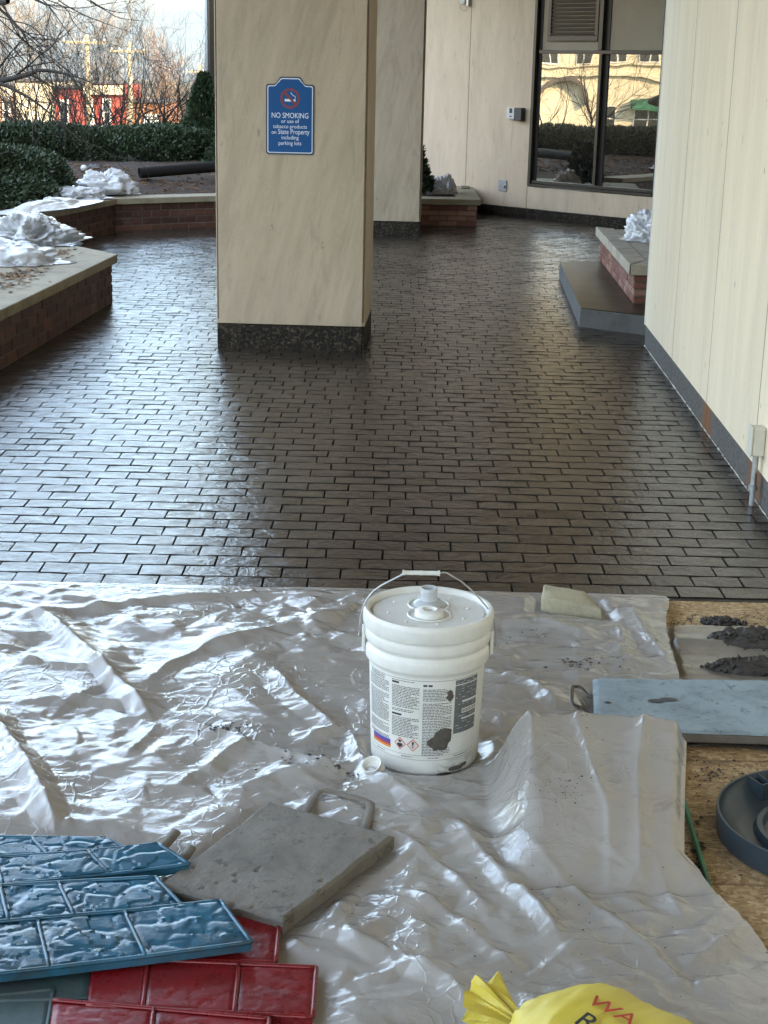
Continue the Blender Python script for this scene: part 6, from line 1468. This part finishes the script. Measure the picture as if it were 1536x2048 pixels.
m = MB(); M = Matrix.Rotation(math.atan2(d_.y, d_.x), 3, 'Z'); m.box((gs0 + gs1) / 2 + Vector((0, 0, 0.008)), (d_.length * 1.15, 0.007, 0.018), M); keep(m.build('strip', MAT['green'], None, bevel=0.001, seg=1), ge)
m = MB(); rg = random.Random(4)
def clod(p, r):
    vs = [Vector((rg.gauss(0, 1), rg.gauss(0, 1), rg.gauss(0, 0.7))) for _ in range(0)]
    base = [(1, 0, 0), (-1, 0, 0), (0, 1, 0), (0, -1, 0), (0, 0, 1), (0, 0, -1)]
    vs = [p + Vector(b_) * r * rg.uniform(0.5, 1.3) for b_ in base]
    vs = [Vector((v.x, v.y, p.z + (v.z - p.z) * 0.6)) for v in vs]
    m.add(vs, [(0, 2, 4), (2, 1, 4), (1, 3, 4), (3, 0, 4), (2, 0, 5), (1, 2, 5), (3, 1, 5), (0, 3, 5)])
def scatter(cx, cy, sx, sy, n, r0, r1, zf=None):
    for _ in range(n):
        p = G(cx + rg.gauss(0, sx), cy + rg.gauss(0, sy), 0.01); r = rg.uniform(r0, r1); z = (sheet_z(p.x, p.y) if zf is None else zf) + r * 0.3; clod(Vector((p.x, p.y, z)), r)
for a in ((438, 1476, 16, 5, 46, .002, .007), (466, 1465, 22, 4, 24, .002, .005), (600, 1545, 45, 8, 26, .002, .006), (690, 1558, 25, 6, 16, .002, .005), (1150, 1340, 20, 6, 26, .002, .007), (1065, 1278, 30, 6, 18, .002, .004), (1120, 1660, 26, 12, 34, .0012, .003), (1160, 1520, 26, 50, 18, .001, .003), (560, 1690, 150, 60, 0, .001, .002), (300, 1330, 220, 70, 60, .001, .0025), (1100, 1850, 200, 100, 60, .001, .0028), (1240, 1345, 30, 6, 12, .002, .004)): scatter(*a)
tag(m.build('cement_crumbs', MAT['wetcem']), 'dark cement crumbs scattered over the clear plastic sheet', 'crumbs', kind='stuff')
m = MB()
for a in ((1440, 1540, 40, 14, 60, .002, .006, 0.0), (1395, 1700, 6, 40, 60, .002, .007, 0.0), (1410, 1775, 8, 16, 40, .002, .008, 0.0), (1480, 1620, 40, 60, 50, .001, .004, 0.0), (1480, 1228, 60, 10, 70, .002, .005, 0.0), (1370, 1240, 25, 8, 40, .002, .005, 0.0)): scatter(*a)
tag(m.build('cement_crumbs', MAT['wetcem']), 'dark cement crumbs scattered over the bare strand board', 'crumbs', kind='stuff')

# ------------------------------------------------------------------ yellow bag
MAT['yellow_bag'] = None
t = NT('yellow woven bag'); v = t.co('Position'); n = t.noise(v, 9, 6, 0.7); w = t.n('TexWave', {'wave_type': 'BANDS', 'bands_direction': 'X'}, Scale=110.0, Distortion=1.0); t.t.links.new(t.co('Object', (1, 1, 1), (0, 0, 0.5)), w.inputs['Vector'])
t.p(Base_Color=t.mix(t.ramp(n, [(0.55, 0.0), (0.75, 0.3)]), (0.60, 0.47, 0.07), (0.36, 0.31, 0.16)), Roughness=0.45); t.bump(t.math('ADD', w.outputs['Fac'], t.math('MULTIPLY', n, 3.0)), 0.22, 0.003); MAT['yellow_bag'] = t.m
bc = Vector((0.405, 2.145, 0.010)); yb_ = thing('yellow_bag', 'full yellow plastic bag with a tied neck and red and black print', 'bag', tuple(bc), rad(-38))
nu, nv = 60, 40; Uu, Vv = np.meshgrid(np.linspace(0, 1, nu), np.linspace(0, 2 * math.pi, nv), indexing='ij')
prof_ = np.clip(np.minimum(1.0, (Uu / 0.30) ** 0.45), 0.10, 1) * np.clip(np.minimum(1.0, ((1 - Uu) / 0.2 + 0.02) ** 0.5), 0.05, 1)
xx = -0.20 + Uu * 0.335; yy = np.cos(Vv) * 0.145 * prof_; zz = 0.070 + np.sin(Vv) * 0.075 * prof_
wr = 0.030 * crumple(xx * 3.2 + 3, np.cos(Vv) * 0.2 + np.sin(Vv) * 0.15, 12); yy = yy + wr * np.cos(Vv); zz = zz + wr * np.sin(Vv) + 0.004 * np.cos(Vv * 9) * np.clip(1 - Uu * 4, 0, 1); zz = np.maximum(zz, 0.0)
m = MB(); m.grid(np.stack([xx, yy, zz], -1)[::-1]); m.build('sack', MAT['yellow_bag'], yb_, smooth=True)
m = MB(); pts_u = np.linspace(0, 1, 14); A_ = np.linspace(0, 2 * math.pi, 46); Uu, Aa = np.meshgrid(pts_u, A_, indexing='ij')
rr = (0.010 + 0.034 * Uu ** 0.8) * (1 + (0.15 + 0.55 * Uu) * np.cos(Aa * 6 + 3 * Uu) * 0.5 + 0.2 * np.cos(Aa * 11))
tx = -0.19 - 0.092 * Uu - 0.012 * np.cos(Aa * 3) * Uu; m.grid(np.stack([tx, rr * np.cos(Aa), 0.055 + rr * np.sin(Aa) * 0.75 + 0.014 * Uu], -1)); m.build('tied_neck', MAT['yellow_bag'], yb_, smooth=True, angle=0.6)
m = MB(); m.tube([(-0.192, 0.016 * math.cos(a), 0.055 + 0.016 * math.sin(a)) for a in np.linspace(0, 2 * math.pi, 20)], 0.003, 6); m.build('tie', MAT['white'], yb_)
def drape(me, ox, oy, rz_, name):
    # lay flat print on the upper skin of the sack
    c_, s_ = math.cos(rz_), math.sin(rz_)
    for v in me.vertices:
        x, y = v.co.x, v.co.y; X_, Y_ = ox + x * c_ - y * s_, oy + x * s_ + y * c_; u = (X_ + 0.20) / 0.335
        pf = min(1.0, max(0.1, (max(u, 0.001) / 0.30) ** 0.45)) * min(1.0, max(0.05, ((1 - u) / 0.2 + 0.02) ** 0.5)); k_ = max(-1, min(1, Y_ / (0.145 * pf)))
        v.co = Vector((X_, Y_, 0.070 + 0.0755 * pf * math.sqrt(max(0.0, 1 - k_ * k_)) + 0.0045 + (0.0008 if v.co.z > 0 else 0)))
    return link(name, me, yb_)
MAT['redink'] = plain('red ink', (0.42, 0.035, 0.02), 0.5, var=0.25)
drape(text_mesh('WA', 0.045, MAT['redink'], 'red_lettering', 'LEFT', xs=1.2), -0.075, 0.004, -0.12, 'red_lettering')
drape(text_mesh('R', 0.05, MAT['ink'], 'black_lettering', 'LEFT', xs=1.2), -0.065, -0.052, -0.12, 'black_lettering')
